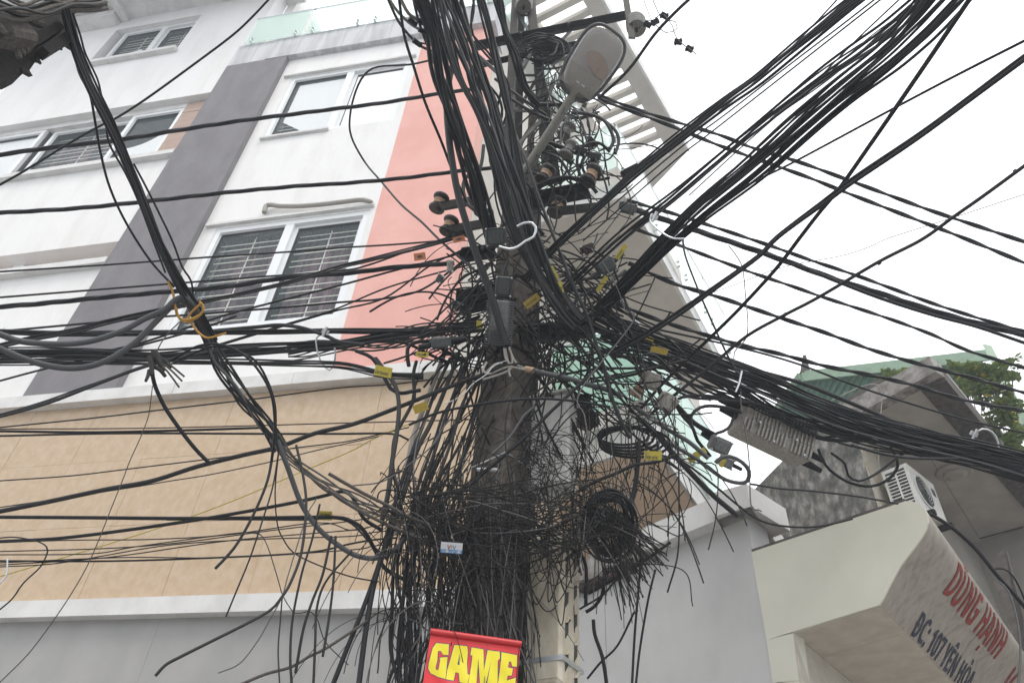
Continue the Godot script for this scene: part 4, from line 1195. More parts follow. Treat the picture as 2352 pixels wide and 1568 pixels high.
func box_thing(called: String, label: String, c: Vector3, w: float, h: float, deep: float, yaw: float, m: Material, louvred: bool) -> void:
	var o := thing(called, label, "box", c)
	var f := Transform3D(Basis(Vector3.UP, deg_to_rad(yaw)), c)
	var st := st0(); chamfer_box(st, f, Vector3(w, h, deep), 0.012)
	put(done(st), "casing", m, o)
	if louvred:
		put(boxes(f, [[-w * 0.16, -w * 0.14, -h * 0.48, h * 0.48, deep / 2, deep / 2 + 0.004], [-w * 0.1, w * 0.42, -h * 0.46, h * 0.46, deep / 2, deep / 2 + 0.003]]), "front_panel", m, o)
		for i in 5:
			for e in [[-0.22, 0.0], [0.24, -0.06]]:
				var y: float = h * 0.36 - i * h * 0.2 + e[1]
				var s2 := st0()
				var pts := []
				for q in [[-0.014, 0.045], [0.012, 0.016], [0.014, -0.045], [-0.012, -0.016]]: pts.append(f * Vector3(w / 2 + 0.001, y + q[1], e[0] * deep + q[0]))
				slab(s2, pts, f.basis.x * 0.0015)
				put(done(s2), "louvre_hole", M.room, o)
				var s3 := st0()
				slab(s3, [pts[0], pts[1], pts[1] + f.basis.x * 0.012, pts[0] + f.basis.x * 0.012], f.basis.z * 0.004)
				put(done(s3), "louvre_lip", m, o)
		put(boxes(f, [[-w * 0.55, w * 0.55, -h * 0.36, -h * 0.33, -deep / 2 - 0.01, deep / 2 + 0.006]]), "strap", M.zinc, o)
	else:
		put(boxes(f, [[-w * 0.42, w * 0.42, -h * 0.46, h * 0.44, deep / 2, deep / 2 + 0.006]]), "door", m, o)
		put(boxes(f, [[-w * 0.56, w * 0.56, h * 0.5, h * 0.5 + 0.012, -deep * 0.6, deep * 0.62]]), "hood", m, o)
		put(boxes(f, [[w * 0.5, w * 0.5 + 0.004, h * 0.1, h * 0.16, -0.01, 0.02]]), "latch", M.dark_steel, o)

func plate(label: String, x: float, y: float, d: float, w: float, h: float, roll: float, m: Material, lines: Array, tilt: float = 0.0) -> void:
	var f := facing(x, y, d, roll, 0)
	f.basis = f.basis * Basis(Vector3.UP, deg_to_rad(tilt))
	var k := m_per(f.origin)
	var o := thing("cable_tag", label, "tag", f.origin)
	put(boxes(f, [[-w * k / 2, w * k / 2, -h * k / 2, h * k / 2, -0.0008, 0.0008]]), "plate", m, o)
	for l in lines:
		if l[0] == "O":
			var st := st0()
			var pts := []
			for i in 16: pts.append(f * Vector3(cos(TAU * i / 16) * w * k * 0.24, sin(TAU * i / 16) * h * k * 0.2, 0.0012))
			slab(st, pts, f.basis.z * 0.0004)
			put(done(st), "mark", M.grey_cable, o)
			continue
		var yy: float = h * k * (0.5 - l[1]); var sz: float = h * k * l[2]
		var mesh := letters(l[0], face_font(l.size() < 5), sz, l[3], func(px: float, py: float, pz: float) -> Vector3: return f * Vector3(px - w * k * 0.44, yy + py, 0.0016))
		put(mesh, "print", l[4] if l.size() > 4 else M.ink, o)

func tags() -> void:
	full()
	plate("yellow fibre tag clipped to the bundle at the ledge", 880, 853, 2.68, 40, 24, 12, M.yellow, [["CÁP QUANG", 0.8, 0.26, 0.62]])
	plate("faded amber tag on the cables below the thick slanting cable", 966, 936, 2.68, 34, 20, -20, M.old_yellow, [])
	plate("small yellow tag with print under the dark splice closure", 970, 814, 2.67, 28, 12, 4, M.yellow, [["CÁP QUANG", 0.72, 0.36, 0.62]])
	plate("large yellow tag reading CÁP QUANG right of the hub", 1281, 661, 2.6, 24, 27, -14, M.yellow, [["CÁP QUANG", 0.66, 0.2, 0.52]])
	plate("dull yellow tag half hidden beside the upright tap box", 1222, 691, 2.66, 40, 18, -38, M.old_yellow, [["CÁP QUANG", 0.7, 0.3, 0.7]])
	plate("long slanting yellow tag above the mottled tap box", 1427, 578, 2.7, 38, 11, -56, M.yellow, [["CÁP QUANG", 0.7, 0.4, 0.6]])
	plate("yellow-green tag hanging edge-on under the mottled tap box", 1383, 652, 2.75, 40, 10, -58, M.yellow, [])
	plate("yellow tag on the lower left thick cable over the tan wall", 747, 1184, 2.9, 30, 21, 2, M.yellow, [["CÁP QUANG", 0.5, 0.25, 0.6]])
	plate("sliver of yellow tag left of the finned amplifier", 1100, 746, 2.75, 12, 20, 5, M.yellow, [])
	plate("bent yellow strip in the middle of the right bundle", 1490, 776, 2.95, 26, 9, 22, M.yellow, [])
	plate("dull yellow tag under the right bundle", 1514, 806, 2.95, 40, 17, 16, M.old_yellow, [])
	plate("yellow tag with red and blue mark and number 1900 1878", 1500, 1046, 2.8, 41, 20, 3, M.yellow, [["1900 1878", 0.9, 0.34, 0.66], ["     S", 0.5, 0.32, 0.8, M.red], ["       CV", 0.5, 0.32, 0.8, M.label_blue]])
	plate("upper of the two slanting yellow tags near the amplifier", 1608, 1040, 3.1, 30, 15, -28, M.yellow, [["1900 18", 0.8, 0.3, 0.7]])
	plate("lower of the two slanting yellow tags near the amplifier", 1594, 1052, 3.1, 26, 15, -24, M.yellow, [["SCV", 0.8, 0.45, 0.8, M.red]])
	plate("yellow sticker on the small coupler", 1660, 1063, 3.15, 10, 20, 30, M.yellow, [])
	plate("square orange tag hanging on the left cables over pink", 964, 589, 2.7, 27, 17, -8, M.orange_tag, [["O"]])
	plate("pale orange tag on the upper left cables by the hub", 1054, 549, 2.72, 27, 13, -14, M.orange_tag, [["O"]])
	plate("orange strip tag below the large yellow tag", 1293, 682, 2.62, 6, 24, -12, M.orange_cord, [])
	plate("thin yellow tag edge-on in the bundle over the large yellow tag", 1275, 625, 2.58, 5, 34, -28, M.yellow, [])
	var f := facing(1037, 1258, 2.5, 4)
	var k := m_per(f.origin)
	var o := thing("operator_plate", "white and blue plate reading VTV low on the left of the pole", "plate", f.origin)
	put(boxes(f, [[-25 * k, 25 * k, -12 * k, 12 * k, -0.001, 0.001]]), "plate", M.label_white, o)
	put(boxes(f, [[-25 * k, 25 * k, -12 * k, -4 * k, 0.001, 0.002]]), "band", M.label_blue, o)
	var n := 0
	for l in [["V", -10.0, M.red], ["T", -3.5, M.orange_cord], ["V", 2.5, M.label_blue]]:
		put(letters(l[0], face_font(true), 9.0 * k, 1.0, func(px: float, py: float, pz: float) -> Vector3: return f * Vector3(px + l[1] * k, py - 3.0 * k, 0.0018)), "print", l[2], o)
	put(letters("TUYẾN CÁP TRỤC", face_font(true), 5.0 * k, 0.78, func(px: float, py: float, pz: float) -> Vector3: return f * Vector3(px - 22.0 * k, py - 11.0 * k, 0.0026)), "print", M.label_white, o)

func banner() -> void:
	zone(1650, 2450, 0.21363)
	# printed face: the flat print is an image, the cloth is a rippled sheet
	var tlx := 204.0; var tly := 165.0
	var ux := 964.0; var uy := 136.0; var vx := -120.0; var vy := 760.0
	var W := 560; var H := 440
	var im := Image.create(W, H, false, Image.FORMAT_RGB8)
	im.fill(Color(0.80, 0.10, 0.13))
	var shapes := [
		[255, 332, 388, 345, 380, 470, 322, 465, 308, 440, 300, 425, 280, 420, 268, 430, 262, 520, 243, 600, 248, 625, 268, 632, 278, 600, 290, 530, 285, 498, 370, 490, 345, 722, 260, 705, 190, 670, 165, 620, 170, 560, 215, 385],
		[445, 355, 582, 368, 588, 430, 574, 560, 578, 668, 600, 672, 575, 765, 492, 755, 485, 660, 450, 655, 430, 742, 350, 726, 362, 640],
		[628, 380, 756, 402, 752, 628, 800, 408, 930, 425, 928, 500, 905, 520, 888, 800, 775, 790, 835, 520, 762, 785, 705, 780, 697, 490, 668, 780, 580, 770, 602, 675, 622, 560, 635, 470, 612, 468],
		[948, 430, 1115, 465, 1108, 600, 1055, 590, 1045, 540, 1025, 535, 1010, 600, 1062, 612, 1045, 690, 1002, 690, 990, 745, 1088, 710, 1070, 820, 890, 800, 910, 690, 940, 515]]
	var hole := [500, 450, 495, 575, 473, 570]
	var det := ux * vy - uy * vx
	var to := func(s: Array) -> PackedVector2Array:
		var q := PackedVector2Array()
		for i in range(0, s.size(), 2):
			var dx: float = s[i] - tlx; var dy: float = s[i + 1] - tly
			q.append(Vector2((dx * vy - dy * vx) / det * W, (dy * ux - dx * uy) / det * H))
		return q
	for pass_ in 2:
		for s in shapes + [hole]:
			var p: PackedVector2Array = to.call(s)
			var polys: Array = [p]
			if pass_ == 0: polys = Geometry2D.offset_polygon(p, 5.0)
			var col := Color(0.20, 0.16, 0.36) if pass_ == 0 else Color(0.86, 0.80, 0.10)
			if s == hole:
				if pass_ == 0: continue
				col = Color(0.20, 0.16, 0.36)
			for g in polys:
				var r := Rect2(g[0], Vector2.ZERO)
				for q in g: r = r.expand(q)
				for y in range(maxi(0, int(r.position.y)), mini(H, int(r.end.y) + 1)):
					for x in range(maxi(0, int(r.position.x)), mini(W, int(r.end.x) + 1)):
						if Geometry2D.is_point_in_polygon(Vector2(x + 0.5, y + 0.5), g): im.set_pixel(x, y, col)
	var m := StandardMaterial3D.new()
	m.albedo_texture = ImageTexture.create_from_image(im); m.roughness = 0.38
	var o := thing("hanging_banner", "red vinyl banner with GAME in yellow block letters tied to the pole", "banner", at(tlx, tly, 2.66))
	var st := SurfaceTool.new(); st.begin(Mesh.PRIMITIVE_TRIANGLES); st.set_smooth_group(0)
	var A := at(tlx, tly, 2.62); var B := at(tlx + ux, tly + uy, 2.64)
	var C := at(tlx + vx, tly + vy, 2.60); var Dd := at(tlx + ux + vx * 0.65, tly + uy + vy, 2.62)
	var pt := func(u: float, v: float) -> Vector3:
		var p := A.lerp(B, u).lerp(C.lerp(Dd, u), v)
		return p - AZ * (0.006 * sin(u * 9.0 + v * 5.0) * v + 0.004 * sin(u * 23.0 - v * 14.0) * v)
	for i in 40:
		for jj in 30:
			for q in [[0, 0], [1, 0], [1, 1], [0, 0], [1, 1], [0, 1]]:
				var u: float = (i + q[0]) / 40.0; var v: float = (jj + q[1]) / 30.0
				st.set_uv(Vector2(u, v)); st.add_vertex(pt.call(u, v))
	put(done(st), "cloth", m, o)
	var rod := PackedVector3Array()
	for i in 21: rod.append(pt.call(-0.005 + i / 20.0 * 1.01, 0.045) - AZ * 0.004)
	put(tube(rod, [0.011], 10), "hem_rod", M.banner_red, o)
	full()

func coil_device() -> void:
	zone(1350, 1781)
	var f := facing(1755, 500, 2.95, 14)
	var k := m_per(f.origin) * 0.34785
	var o := thing("optical_box", "black splice box with pale label inside the coiled cables", "junction box", f.origin)
	var st := st0(); chamfer_box(st, f, Vector3(240 * k, 150 * k, 0.09), 0.02)
	put(done(st), "housing", M.black_worn, o)
	put(boxes(f, [[-80 * k, 10 * k, 0, 60 * k, 0.045, 0.047]]), "label_plate", M.label_white, o)
	full()

# ---------- cables ----------
func one(label: String, w: float, ds: Array, pts: Array, m: Material, called: String = "overhead_cable", cat: String = "cable", group: String = "") -> MeshInstance3D:
	var p := lift(smooth_path(pts, 16.0), ds)
	var o := put(tube(p, [w * 0.5 * mean_depth(p) / FOC], 8 if w > 7 else 6), called, m)
	tag(o, label, cat, group)
	return o

func bun(n: int, label: String, group: String, w: float, sp0: float, sp1: float, ds: Array, pts: Array, m: Material, sd: int, loose: float = 0.35) -> void:
	# n cables lying side by side along one run; each wanders a little across the bundle
	rng.seed = sd
	var line := smooth_path(pts, 18.0)
	var cnt := line.size()
	for c in n:
		var base := (float(c) + 0.5) / n * 2.0 - 1.0 if n > 1 else 0.0
		base += rng.randf_range(-0.12, 0.12)
		var ph := rng.randf() * TAU; var fr := rng.randf_range(0.8, 2.4); var dz := rng.randf_range(-0.045, 0.045)
		var q := []
		for i in cnt:
			var t := float(i) / maxi(1, cnt - 1)
			var tan: Vector2 = (line[mini(i + 1, cnt - 1)] - line[maxi(i - 1, 0)]).normalized()
			var off := (base + loose * sin(ph + t * fr * TAU)) * lerpf(sp0, sp1, t) * 0.5
			q.append(line[i] + Vector2(-tan.y, tan.x) * off)
		for e in [0, q.size() - 1]:
			var here: Vector2 = q[e]
			if here.x > 12 and here.x < 2340 and here.y > 12 and here.y < 1556: continue
			var more: Vector2 = here + (here - (q[1] if e == 0 else q[-2])).normalized() * 130.0
			if e == 0: q.insert(0, more)
			else: q.append(more)
		var dd := []
		for d in ds: dd.append(d + dz)
		var p := lift(q, dd)
		var ww := w * rng.randf_range(0.75, 1.2)
		var o := put(tube(p, [ww * 0.5 * mean_depth(p) / FOC], 6), "overhead_cable", m if rng.randf() < 0.72 else (M.black_worn if rng.randf() < 0.75 else M.grey_cable))
		tag(o, label, "cable", group)

func twist(label: String, w: float, ds: Array, pts: Array, strands: int = 3, pitch: float = 230.0) -> void:
	# insulated power cores twisted together: each core a part
	var line := smooth_path(pts, 9.0)
	var p := lift(line, ds)
	var o := thing("twisted_power_cable", label, "power cable", p[p.size() / 2])
	if strands == 2: pitch = 160.0
	var r := w * 0.30 * mean_depth(p) / FOC
	for s in strands:
		var q := PackedVector3Array()
		var run := 0.0
		for i in p.size():
			var t := (p[mini(i + 1, p.size() - 1)] - p[maxi(i - 1, 0)]).normalized()
			var u := t.cross(Vector3.UP).normalized(); var v := u.cross(t)
			if i > 0: run += p[i].distance_to(p[i - 1]) / mean_step(p, i)
			var a := run * 9.0 / pitch * TAU + TAU * s / strands
			q.append(p[i] + (u * cos(a) + v * sin(a)) * r * 0.72)
		put(tube(q, [r], 6), "core", M.black if s > 0 else M.black_worn, o)

func mean_step(p: PackedVector3Array, i: int) -> float:
	return depth(p[i]) / FOC * 9.0

func cables() -> void:
	var K: Material = M.black
	var KW: Material = M.black_worn
	# --- top left ---
	zone(0, 0)
	one("single black cable sweeping from the top edge down over the left windows", 5.2, [2.3, 3.4], [1780, -12, 1660, 115, 1530, 235, 1270, 430, 980, 640, 780, 770, 640, 840, 480, 930, 300, 1040, 120, 1150, -10, 1222], K)
	twist("upper twisted power cable crossing the grey stripe to the mast", 10, [4.1, 2.95], [-12, 1022, 400, 965, 800, 920, 1200, 855, 1600, 795, 2000, 745, 2236, 715, 2530, 678, 2936, 612, 3240, 575], 3)
	twist("lower twisted power cable crossing the grey stripe to the mast", 10, [4.1, 2.95], [-12, 1405, 500, 1375, 1000, 1325, 1500, 1270, 2000, 1225, 2236, 1212, 2636, 1178, 3040, 1128, 3300, 1105], 3)
	bun(10, "black cable of the thick diagonal bundle from the overhead unit", "diagonal bundle from the overhead unit", 6.2, 17, 22, [2.05, 2.65], [430, 40, 500, 300, 600, 560, 730, 830, 830, 1060, 930, 1310, 1040, 1568, 1130, 1760, 1200, 1886, 1290, 2040, 1400, 2260], K, 11)
	bun(9, "black cable of the diagonal bundle below the orange cord", "diagonal bundle below the orange cord", 6.2, 24, 30, [2.65, 2.75], [1330, 2110, 1420, 2330, 1480, 2440, 1610, 2640, 1790, 2860, 1860, 2950], K, 12, 0.5)
	one("loose black cable left of the diagonal bundle, bowed out past the grey stripe", 5.5, [2.05, 2.6], [440, 60, 480, 300, 520, 480, 590, 620, 625, 800, 660, 1000, 720, 1230, 830, 1470, 990, 1720, 1150, 1895], K)
	one("loose cable crossing back over the diagonal bundle near the top", 4.4, [2.05, 2.4], [470, 60, 530, 240, 560, 350, 640, 520, 670, 640, 720, 800, 760, 900], K)
	one("loose cable splitting from the diagonal bundle beside the window with the arched reflection", 4.8, [2.2, 2.6], [600, 560, 690, 800, 720, 950, 830, 1150, 920, 1350, 1010, 1590, 1090, 1800], K)
	one("loose cable right of the diagonal bundle bent over the big window", 4.6, [2.3, 2.62], [880, 1080, 960, 1230, 1050, 1410, 1140, 1600, 1200, 1760, 1262, 1860, 1275, 1990, 1300, 2080], K)
	bun(9, "dark cable looped over the top of the overhead unit", "cables looped over the overhead unit", 9, 44, 36, [1.95, 2.1], [-10, 30, 130, 52, 260, 50, 420, 36, 560, 14, 690, -14], M.unit_case, 13)
	# --- middle left ---
	zone(0, 900)
	one("upper thick grey cable looping in from the left edge to the orange cord", 14, [2.75, 2.55], [-12, 718, 150, 770, 400, 785, 600, 765, 800, 700, 950, 620, 1080, 560, 1150, 497, 1205, 478, 1260, 512, 1320, 600], M.grey_cable)
	one("lower thick grey cable looping in from the left edge to the orange cord", 14, [2.75, 2.56], [-12, 812, 150, 880, 300, 925, 450, 945, 600, 930, 750, 870, 900, 765, 1000, 665, 1090, 575, 1150, 520, 1210, 500, 1290, 590], M.grey_cable)
	one("orange cord tied round the diagonal bundle with a loose tail", 5.5, [2.5, 2.5], [1105, 372, 1135, 430, 1150, 500, 1165, 590, 1220, 640, 1300, 610, 1340, 560, 1330, 515, 1300, 540, 1240, 605, 1265, 650, 1300, 700, 1350, 740, 1400, 740, 1490, 712], M.orange_cord, "tie_cord", "cord")
	one("second turn of orange cord round the diagonal bundle", 5.5, [2.5, 2.5], [1160, 545, 1180, 610, 1240, 625, 1320, 590, 1345, 545, 1315, 505], M.orange_cord, "tie_cord", "cord")
	one("thin straight cable high over the big lower window", 4.4, [4.1, 2.95], [-12, 308, 700, 262, 1400, 210, 2000, 170, 2236, 150, 2600, 128, 2936, 100, 3060, 78], K)
	one("second thin cable over the big lower window", 4.6, [4.1, 2.95], [-12, 478, 900, 405, 1600, 350, 2236, 302, 2436, 262, 2750, 150, 3080, 40], K)
	twist("twisted power cable through the middle of the big lower window", 12, [4.1, 2.9], [-12, 540, 300, 515, 700, 475, 1100, 440, 1500, 405, 1900, 345, 2311, 315, 2600, 280, 3000, 250], 3)
	bun(5, "black cable of the rising bundle under the twisted cable", "rising bundle over the big window", 4.2, 10, 9, [3.6, 2.9], [-12, 800, 200, 752, 500, 695, 700, 640, 1050, 560, 1320, 505, 1500, 470, 1900, 380, 2236, 280, 2450, 230, 2950, 100, 3120, 45], K, 14)
	one("single cable crossing both panes of the big window low down", 5.0, [3.6, 2.9], [620, 850, 920, 780, 1200, 690, 1500, 590, 2000, 460, 2236, 400, 2640, 290, 2990, 200, 3160, 140], K)
	one("cable from the bright clip at the left edge to the window foot", 5.0, [4.0, 2.9], [-12, 702, 500, 655, 1000, 610, 1350, 585, 1900, 540, 2236, 510, 2500, 490, 2750, 440, 2936, 330, 3100, 200], K)
	one("thin cable under the big window climbing to the hub", 4.0, [3.4, 2.9], [1400, 800, 1900, 650, 2200, 560, 2536, 420, 2836, 330, 3150, 250], K)
	one("second thin cable under the big window climbing to the hub", 4.2, [3.4, 2.9], [1460, 790, 1960, 640, 2236, 560, 2540, 480, 2836, 270, 3060, 160], K)
	one("bent thicker cable running below the big window into the bright ring", 9, [3.4, 2.75], [1380, 700, 1700, 672, 1850, 660, 2000, 680, 2150, 730, 2240, 770, 2400, 790], KW)
	bun(15, "black fibre cable of the level bundle at the ledge", "level bundle at the ledge", 4.6, 24, 20, [4.0, 2.8], [-12, 850, 500, 845, 1000, 865, 1500, 830, 2000, 800, 2236, 790, 2536, 745, 2936, 690, 3180, 670], K, 15, 0.3)
	bun(6, "black fibre cable of the upper level bundle", "upper level bundle on the left", 4.4, 10, 10, [4.0, 2.8], [-12, 700, 400, 715, 900, 715, 1400, 705, 2000, 700, 2236, 700, 2736, 700, 3136, 680], K, 16)
	bun(7, "black fibre cable of the lower level bundle", "lower level bundle on the left", 4.6, 12, 14, [4.0, 2.8], [-12, 905, 600, 900, 1200, 905, 1800, 910, 2236, 920, 2536, 985, 2796, 1000], K, 17)
	bun(8, "black cable in the level bundle left of the hub", "cables between the bright ring and the hub", 4.4, 26, 40, [3.3, 2.8], [1900, 840, 2236, 800, 2600, 760, 2900, 700, 3180, 640], K, 18, 0.6)
	bun(4, "black cable of the sagging bundle below the level bundle", "sagging bundle at the left edge", 5, 8, 6, [4.0, 2.9], [-12, 1255, 300, 1170, 600, 1060, 900, 950, 1130, 885, 1400, 830, 1700, 800], K, 19)
	one("slanting cable between the level bundle and the lower grey loop", 5, [4.0, 3.0], [-12, 1030, 250, 960, 500, 900, 900, 800, 1300, 690, 1560, 600], K)
	one("thin cable along the top of the tan wall", 3.5, [4.1, 3.0], [-12, 1336, 600, 1275, 1100, 1215, 1700, 1145, 2236, 1075, 2600, 1050, 3000, 1000], K)
	one("uppermost thin wire across the tan wall", 2.8, [4.1, 3.0], [-12, 1346, 1000, 1340, 2236, 1308, 2900, 1290, 3200, 1280], K)
	one("black cable end stopping short over the tan wall", 6, [3.6, 3.2], [-12, 1360, 600, 1368, 1200, 1355, 1720, 1338], K)
	one("level black cable across the tan wall below the cut end", 5, [4.1, 3.0], [-12, 1392, 800, 1375, 1800, 1378, 2236, 1378, 2586, 1378, 2700, 1420], K)
	one("thin grey wire from the orange cord to the dark wrapped splice", 3, [2.6, 2.6], [1190, 635, 1120, 700, 1060, 780, 1028, 850], M.tangle_grey)
	one("thick black cable hanging from the dark wrapped splice", 9.5, [2.6, 2.7], [1000, 930, 1015, 1040, 1080, 1190, 1180, 1340, 1290, 1480, 1390, 1580], K, "hanging_cable")
	one("outer black cable arching over the diagonal bundle", 6, [2.6, 2.6], [1110, 905, 1200, 850, 1300, 800, 1400, 785, 1500, 800, 1620, 865, 1720, 980, 1790, 1120, 1812, 1280, 1810, 1400, 1790, 1560], K, "hanging_cable")
	one("inner black cable arching over the diagonal bundle", 5.5, [2.6, 2.6], [1140, 915, 1300, 835, 1450, 800, 1600, 850, 1690, 900, 1770, 1040, 1815, 1200, 1820, 1400, 1840, 1500], K, "hanging_cable")
	one("thin brown wire hanging from the dark wrapped splice to the bottom left", 2.4, [2.7, 2.9], [1005, 1060, 980, 1250, 930, 1390, 850, 1568, 820, 1650, 740, 1850, 600, 2194, 480, 2414, 340, 2624, 180, 2834, 0, 3014], M.dusty, "hanging_wire", "wire")
	for q in [[1200, 1, 0], [1180, 2, 20], [1215, 3, -15]]:
		one("short cable end sticking out of the dark wrapped splice", 5, [2.58, 2.55], [1020, 880 + q[2], 1080, 920 + q[2], 1130, 960 + q[2] * 2, q[0], 1030 + q[2] * 2], M.dusty, "cable_stub", "cable end", "cable ends of the dark wrapped splice")
	# --- lower left ---
	zone(0, 1781)
	one("thick slanting cable rising over the tan wall to the stripped splice on the pole", 11, [3.6, 2.75], [-12, 437, 300, 375, 700, 290, 1000, 235, 1300, 140, 1600, 65, 1840, 10, 2080, -80, 2330, -140, 2600, -240, 2900, -360, 3080, -430, 3240, -478], KW)
	one("thick level cable across the tan wall carrying a yellow tag", 9, [3.8, 2.9], [-12, 473, 600, 477, 1200, 482, 1800, 478, 2200, 475, 2318, 500, 2400, 560, 2480, 700, 2540, 810, 2680, 890, 2800, 930], K)
	one("second level cable lying against the tagged one", 5, [3.8, 2.9], [1100, 490, 1500, 488, 2000, 490, 2200, 480, 2320, 515, 2440, 640, 2560, 760], K)
	one("thick cable crossing the tagged level cable and bending at its end", 8.5, [3.8, 2.85], [-12, 635, 400, 612, 900, 550, 1400, 475, 1900, 385, 2150, 330, 2240, 305, 2300, 315, 2345, 370, 2400, 480, 2520, 560], K)
	var thin := [[640, 500, 625, 1000, 620, 1500, 590, 2100, 510, 2311, 560], [700, 700, 680, 1200, 640, 1800, 560, 2311, 500], [722, 600, 715, 900, 668, 1600, 575, 1720, 590], [762, 600, 765, 1200, 750, 2000, 710, 2311, 650], [790, 700, 740, 1500, 630, 2311, 560], [802, 400, 775, 1100, 660, 1700, 620, 2311, 600], [775, 800, 740, 1500, 740, 2311, 690]]
	for t in thin: one("thin black wire of the loose group over the foot of the tan wall", 2.8 if t[0] != 762 else 4.5, [3.7, 2.9], [-12, t[0]] + t.slice(1) + ([2460, t[-1] - 26, 2620, t[-1] - 40] if t[-2] > 2000 else []), K, "drop_wire", "wire", "loose wires over the foot of the tan wall")
	one("yellow wire slanting across the tan wall", 2.6, [3.9, 3.0], [-12, 868, 400, 745, 1000, 560, 1500, 380, 2000, 170, 2311, 40, 2500, -60, 2800, -180], M.yellow, "yellow_wire", "wire")
	one("thin wire above the thick slanting cable on the tan wall", 3, [4.0, 3.1], [-12, 234, 450, 202, 850, 155, 1500, 75, 2000, 10, 2311, -30, 2700, -120], K, "drop_wire", "wire")
	one("thin wire running under the thick slanting cable", 2.6, [3.8, 3.0], [-12, 410, 430, 345, 900, 272, 1100, 238, 1400, 190, 1800, 105, 2100, 30, 2500, -60], K, "drop_wire", "wire")
	one("wire hooking down at the left edge below the crossing cable", 3.4, [3.8, 3.7], [-12, 612, 100, 606, 250, 635, 305, 670, 312, 700, 265, 800, 150, 910, 80, 1010, -10, 1088], KW, "hanging_wire", "wire")
	one("black cable hanging from the bundle with a bright cut end", 7, [2.7, 2.65], [1805, 20, 1765, 230, 1680, 440, 1570, 640, 1490, 740, 1420, 812], K, "hanging_cable")
	one("thin wire hanging to the white band, straight below the bundle", 4, [2.7, 2.65], [1840, 30, 1800, 270, 1730, 500, 1650, 740, 1560, 960, 1490, 1130], K, "hanging_wire", "wire")
	one("thin wire curving right from the bundle knot", 3.2, [2.7, 2.75], [1840, 30, 1815, 300, 1830, 520, 1870, 620, 1940, 710, 2100, 790, 2311, 865, 2500, 900], K, "hanging_wire", "wire")
	one("long black cable swinging far left over the grey wall", 7, [2.7, 2.5], [1955, 0, 2000, 200, 2020, 400, 1990, 700, 1920, 900, 1860, 1000, 1780, 1090, 1600, 1190, 1400, 1290, 1180, 1400, 1090, 1450, 1025, 1520], KW, "hanging_cable")
	one("thin grey wire swinging left below the long black cable", 3, [2.7, 2.55], [2090, 350, 2030, 450, 1980, 600, 1900, 860, 1860, 1000, 1780, 1150, 1700, 1290, 1580, 1440, 1440, 1502], M.tangle_grey, "hanging_wire", "wire")
	one("black cable hanging straight to the bottom edge left of the brown rope", 6, [2.7, 2.6], [2110, 390, 2060, 620, 1990, 850, 1930, 1150, 1915, 1400, 1925, 1580], K, "hanging_cable")
	one("thin wire hanging straight to the bottom edge, leftmost", 3.8, [2.65, 2.6], [1862, 1000, 1850, 1150, 1835, 1350, 1845, 1580], KW, "hanging_wire", "wire")
	one("thicker black cable end hanging beside the white band", 7, [2.7, 2.65], [2185, 600, 2130, 850, 2060, 1030, 2000, 1220, 1950, 1502], K, "hanging_cable")
	one("black cable curving to the bottom edge right of the thick cable end", 6, [2.75, 2.65], [2320, 700, 2150, 900, 2090, 1080, 2080, 1300, 2068, 1580], K, "hanging_cable")
	one("black cable down the white band past the brown rope", 6, [2.75, 2.65], [2215, 600, 2200, 900, 2170, 1150, 2130, 1392], K, "hanging_cable")
	one("brown knotted rope reaching left along the bottom edge", 7, [2.6, 2.75], [1560, 1590, 1750, 1510, 1900, 1470, 1990, 1425, 2030, 1398, 2150, 1340, 2311, 1235, 2420, 1160], M.dusty, "knotted_rope", "rope")
	one("thin looping wire over the white band", 2.4, [2.8, 2.75], [1640, 580, 1720, 590, 1770, 680, 1830, 870, 1870, 1000, 1950, 1110, 2030, 1095, 2090, 1140, 2150, 1300, 2300, 1450], KW, "hanging_wire", "wire")
	# --- descending bundles left of the pole ---
	zone(1350, 900)
	one("pale plastic conduit slanting down left of the pole", 12.5, [2.95, 2.85], [705, 840, 690, 890, 640, 1020, 580, 1180, 500, 1400, 440, 1700, 400, 1900, 395, 2040], M.pale_cable, "conduit", "conduit")
	var dn := [[800, 850, 720, 1060, 620, 1300, 520, 1500, 430, 1800, 330, 2090, 250, 2330, 190, 2650, 140, 3030, 12], [745, 880, 660, 1060, 560, 1330, 470, 1560, 390, 1800, 300, 2150, 180, 2500, 60, 2800, -30, 3030, 10], [520, 900, 500, 990, 505, 1140, 450, 1260, 385, 1380, 365, 1500, 368, 1640, 420, 1780, 0, 0, 9], [250, 880, 310, 960, 380, 1060, 405, 1200, 390, 1380, 360, 1560, 350, 1650, 330, 1790, 290, 1960, 11], [120, 830, 230, 880, 310, 1010, 350, 1080, 420, 1110, 480, 1100, 545, 1090, 0, 0, 0, 0, 9],
		[860, 880, 780, 1080, 720, 1250, 640, 1500, 540, 1800, 470, 2100, 430, 2500, 400, 2800, 420, 3040, 9], [980, 760, 900, 980, 830, 1180, 760, 1400, 690, 1600, 600, 1850, 520, 2100, 480, 2450, 500, 3040, 8], [700, 1240, 620, 1480, 540, 1700, 470, 1950, 380, 2200, 360, 2500, 350, 2800, 410, 3040, 8], [1000, 1000, 930, 1180, 860, 1420, 790, 1640, 700, 1860, 650, 2150, 600, 2500, 640, 2800, 660, 3040, 9], [640, 1700, 560, 1900, 500, 2150, 440, 2400, 430, 2700, 460, 3040, 0, 0, 8], [580, 1800, 640, 2150, 690, 2400, 700, 2700, 690, 3040, 0, 0, 0, 0, 10]]
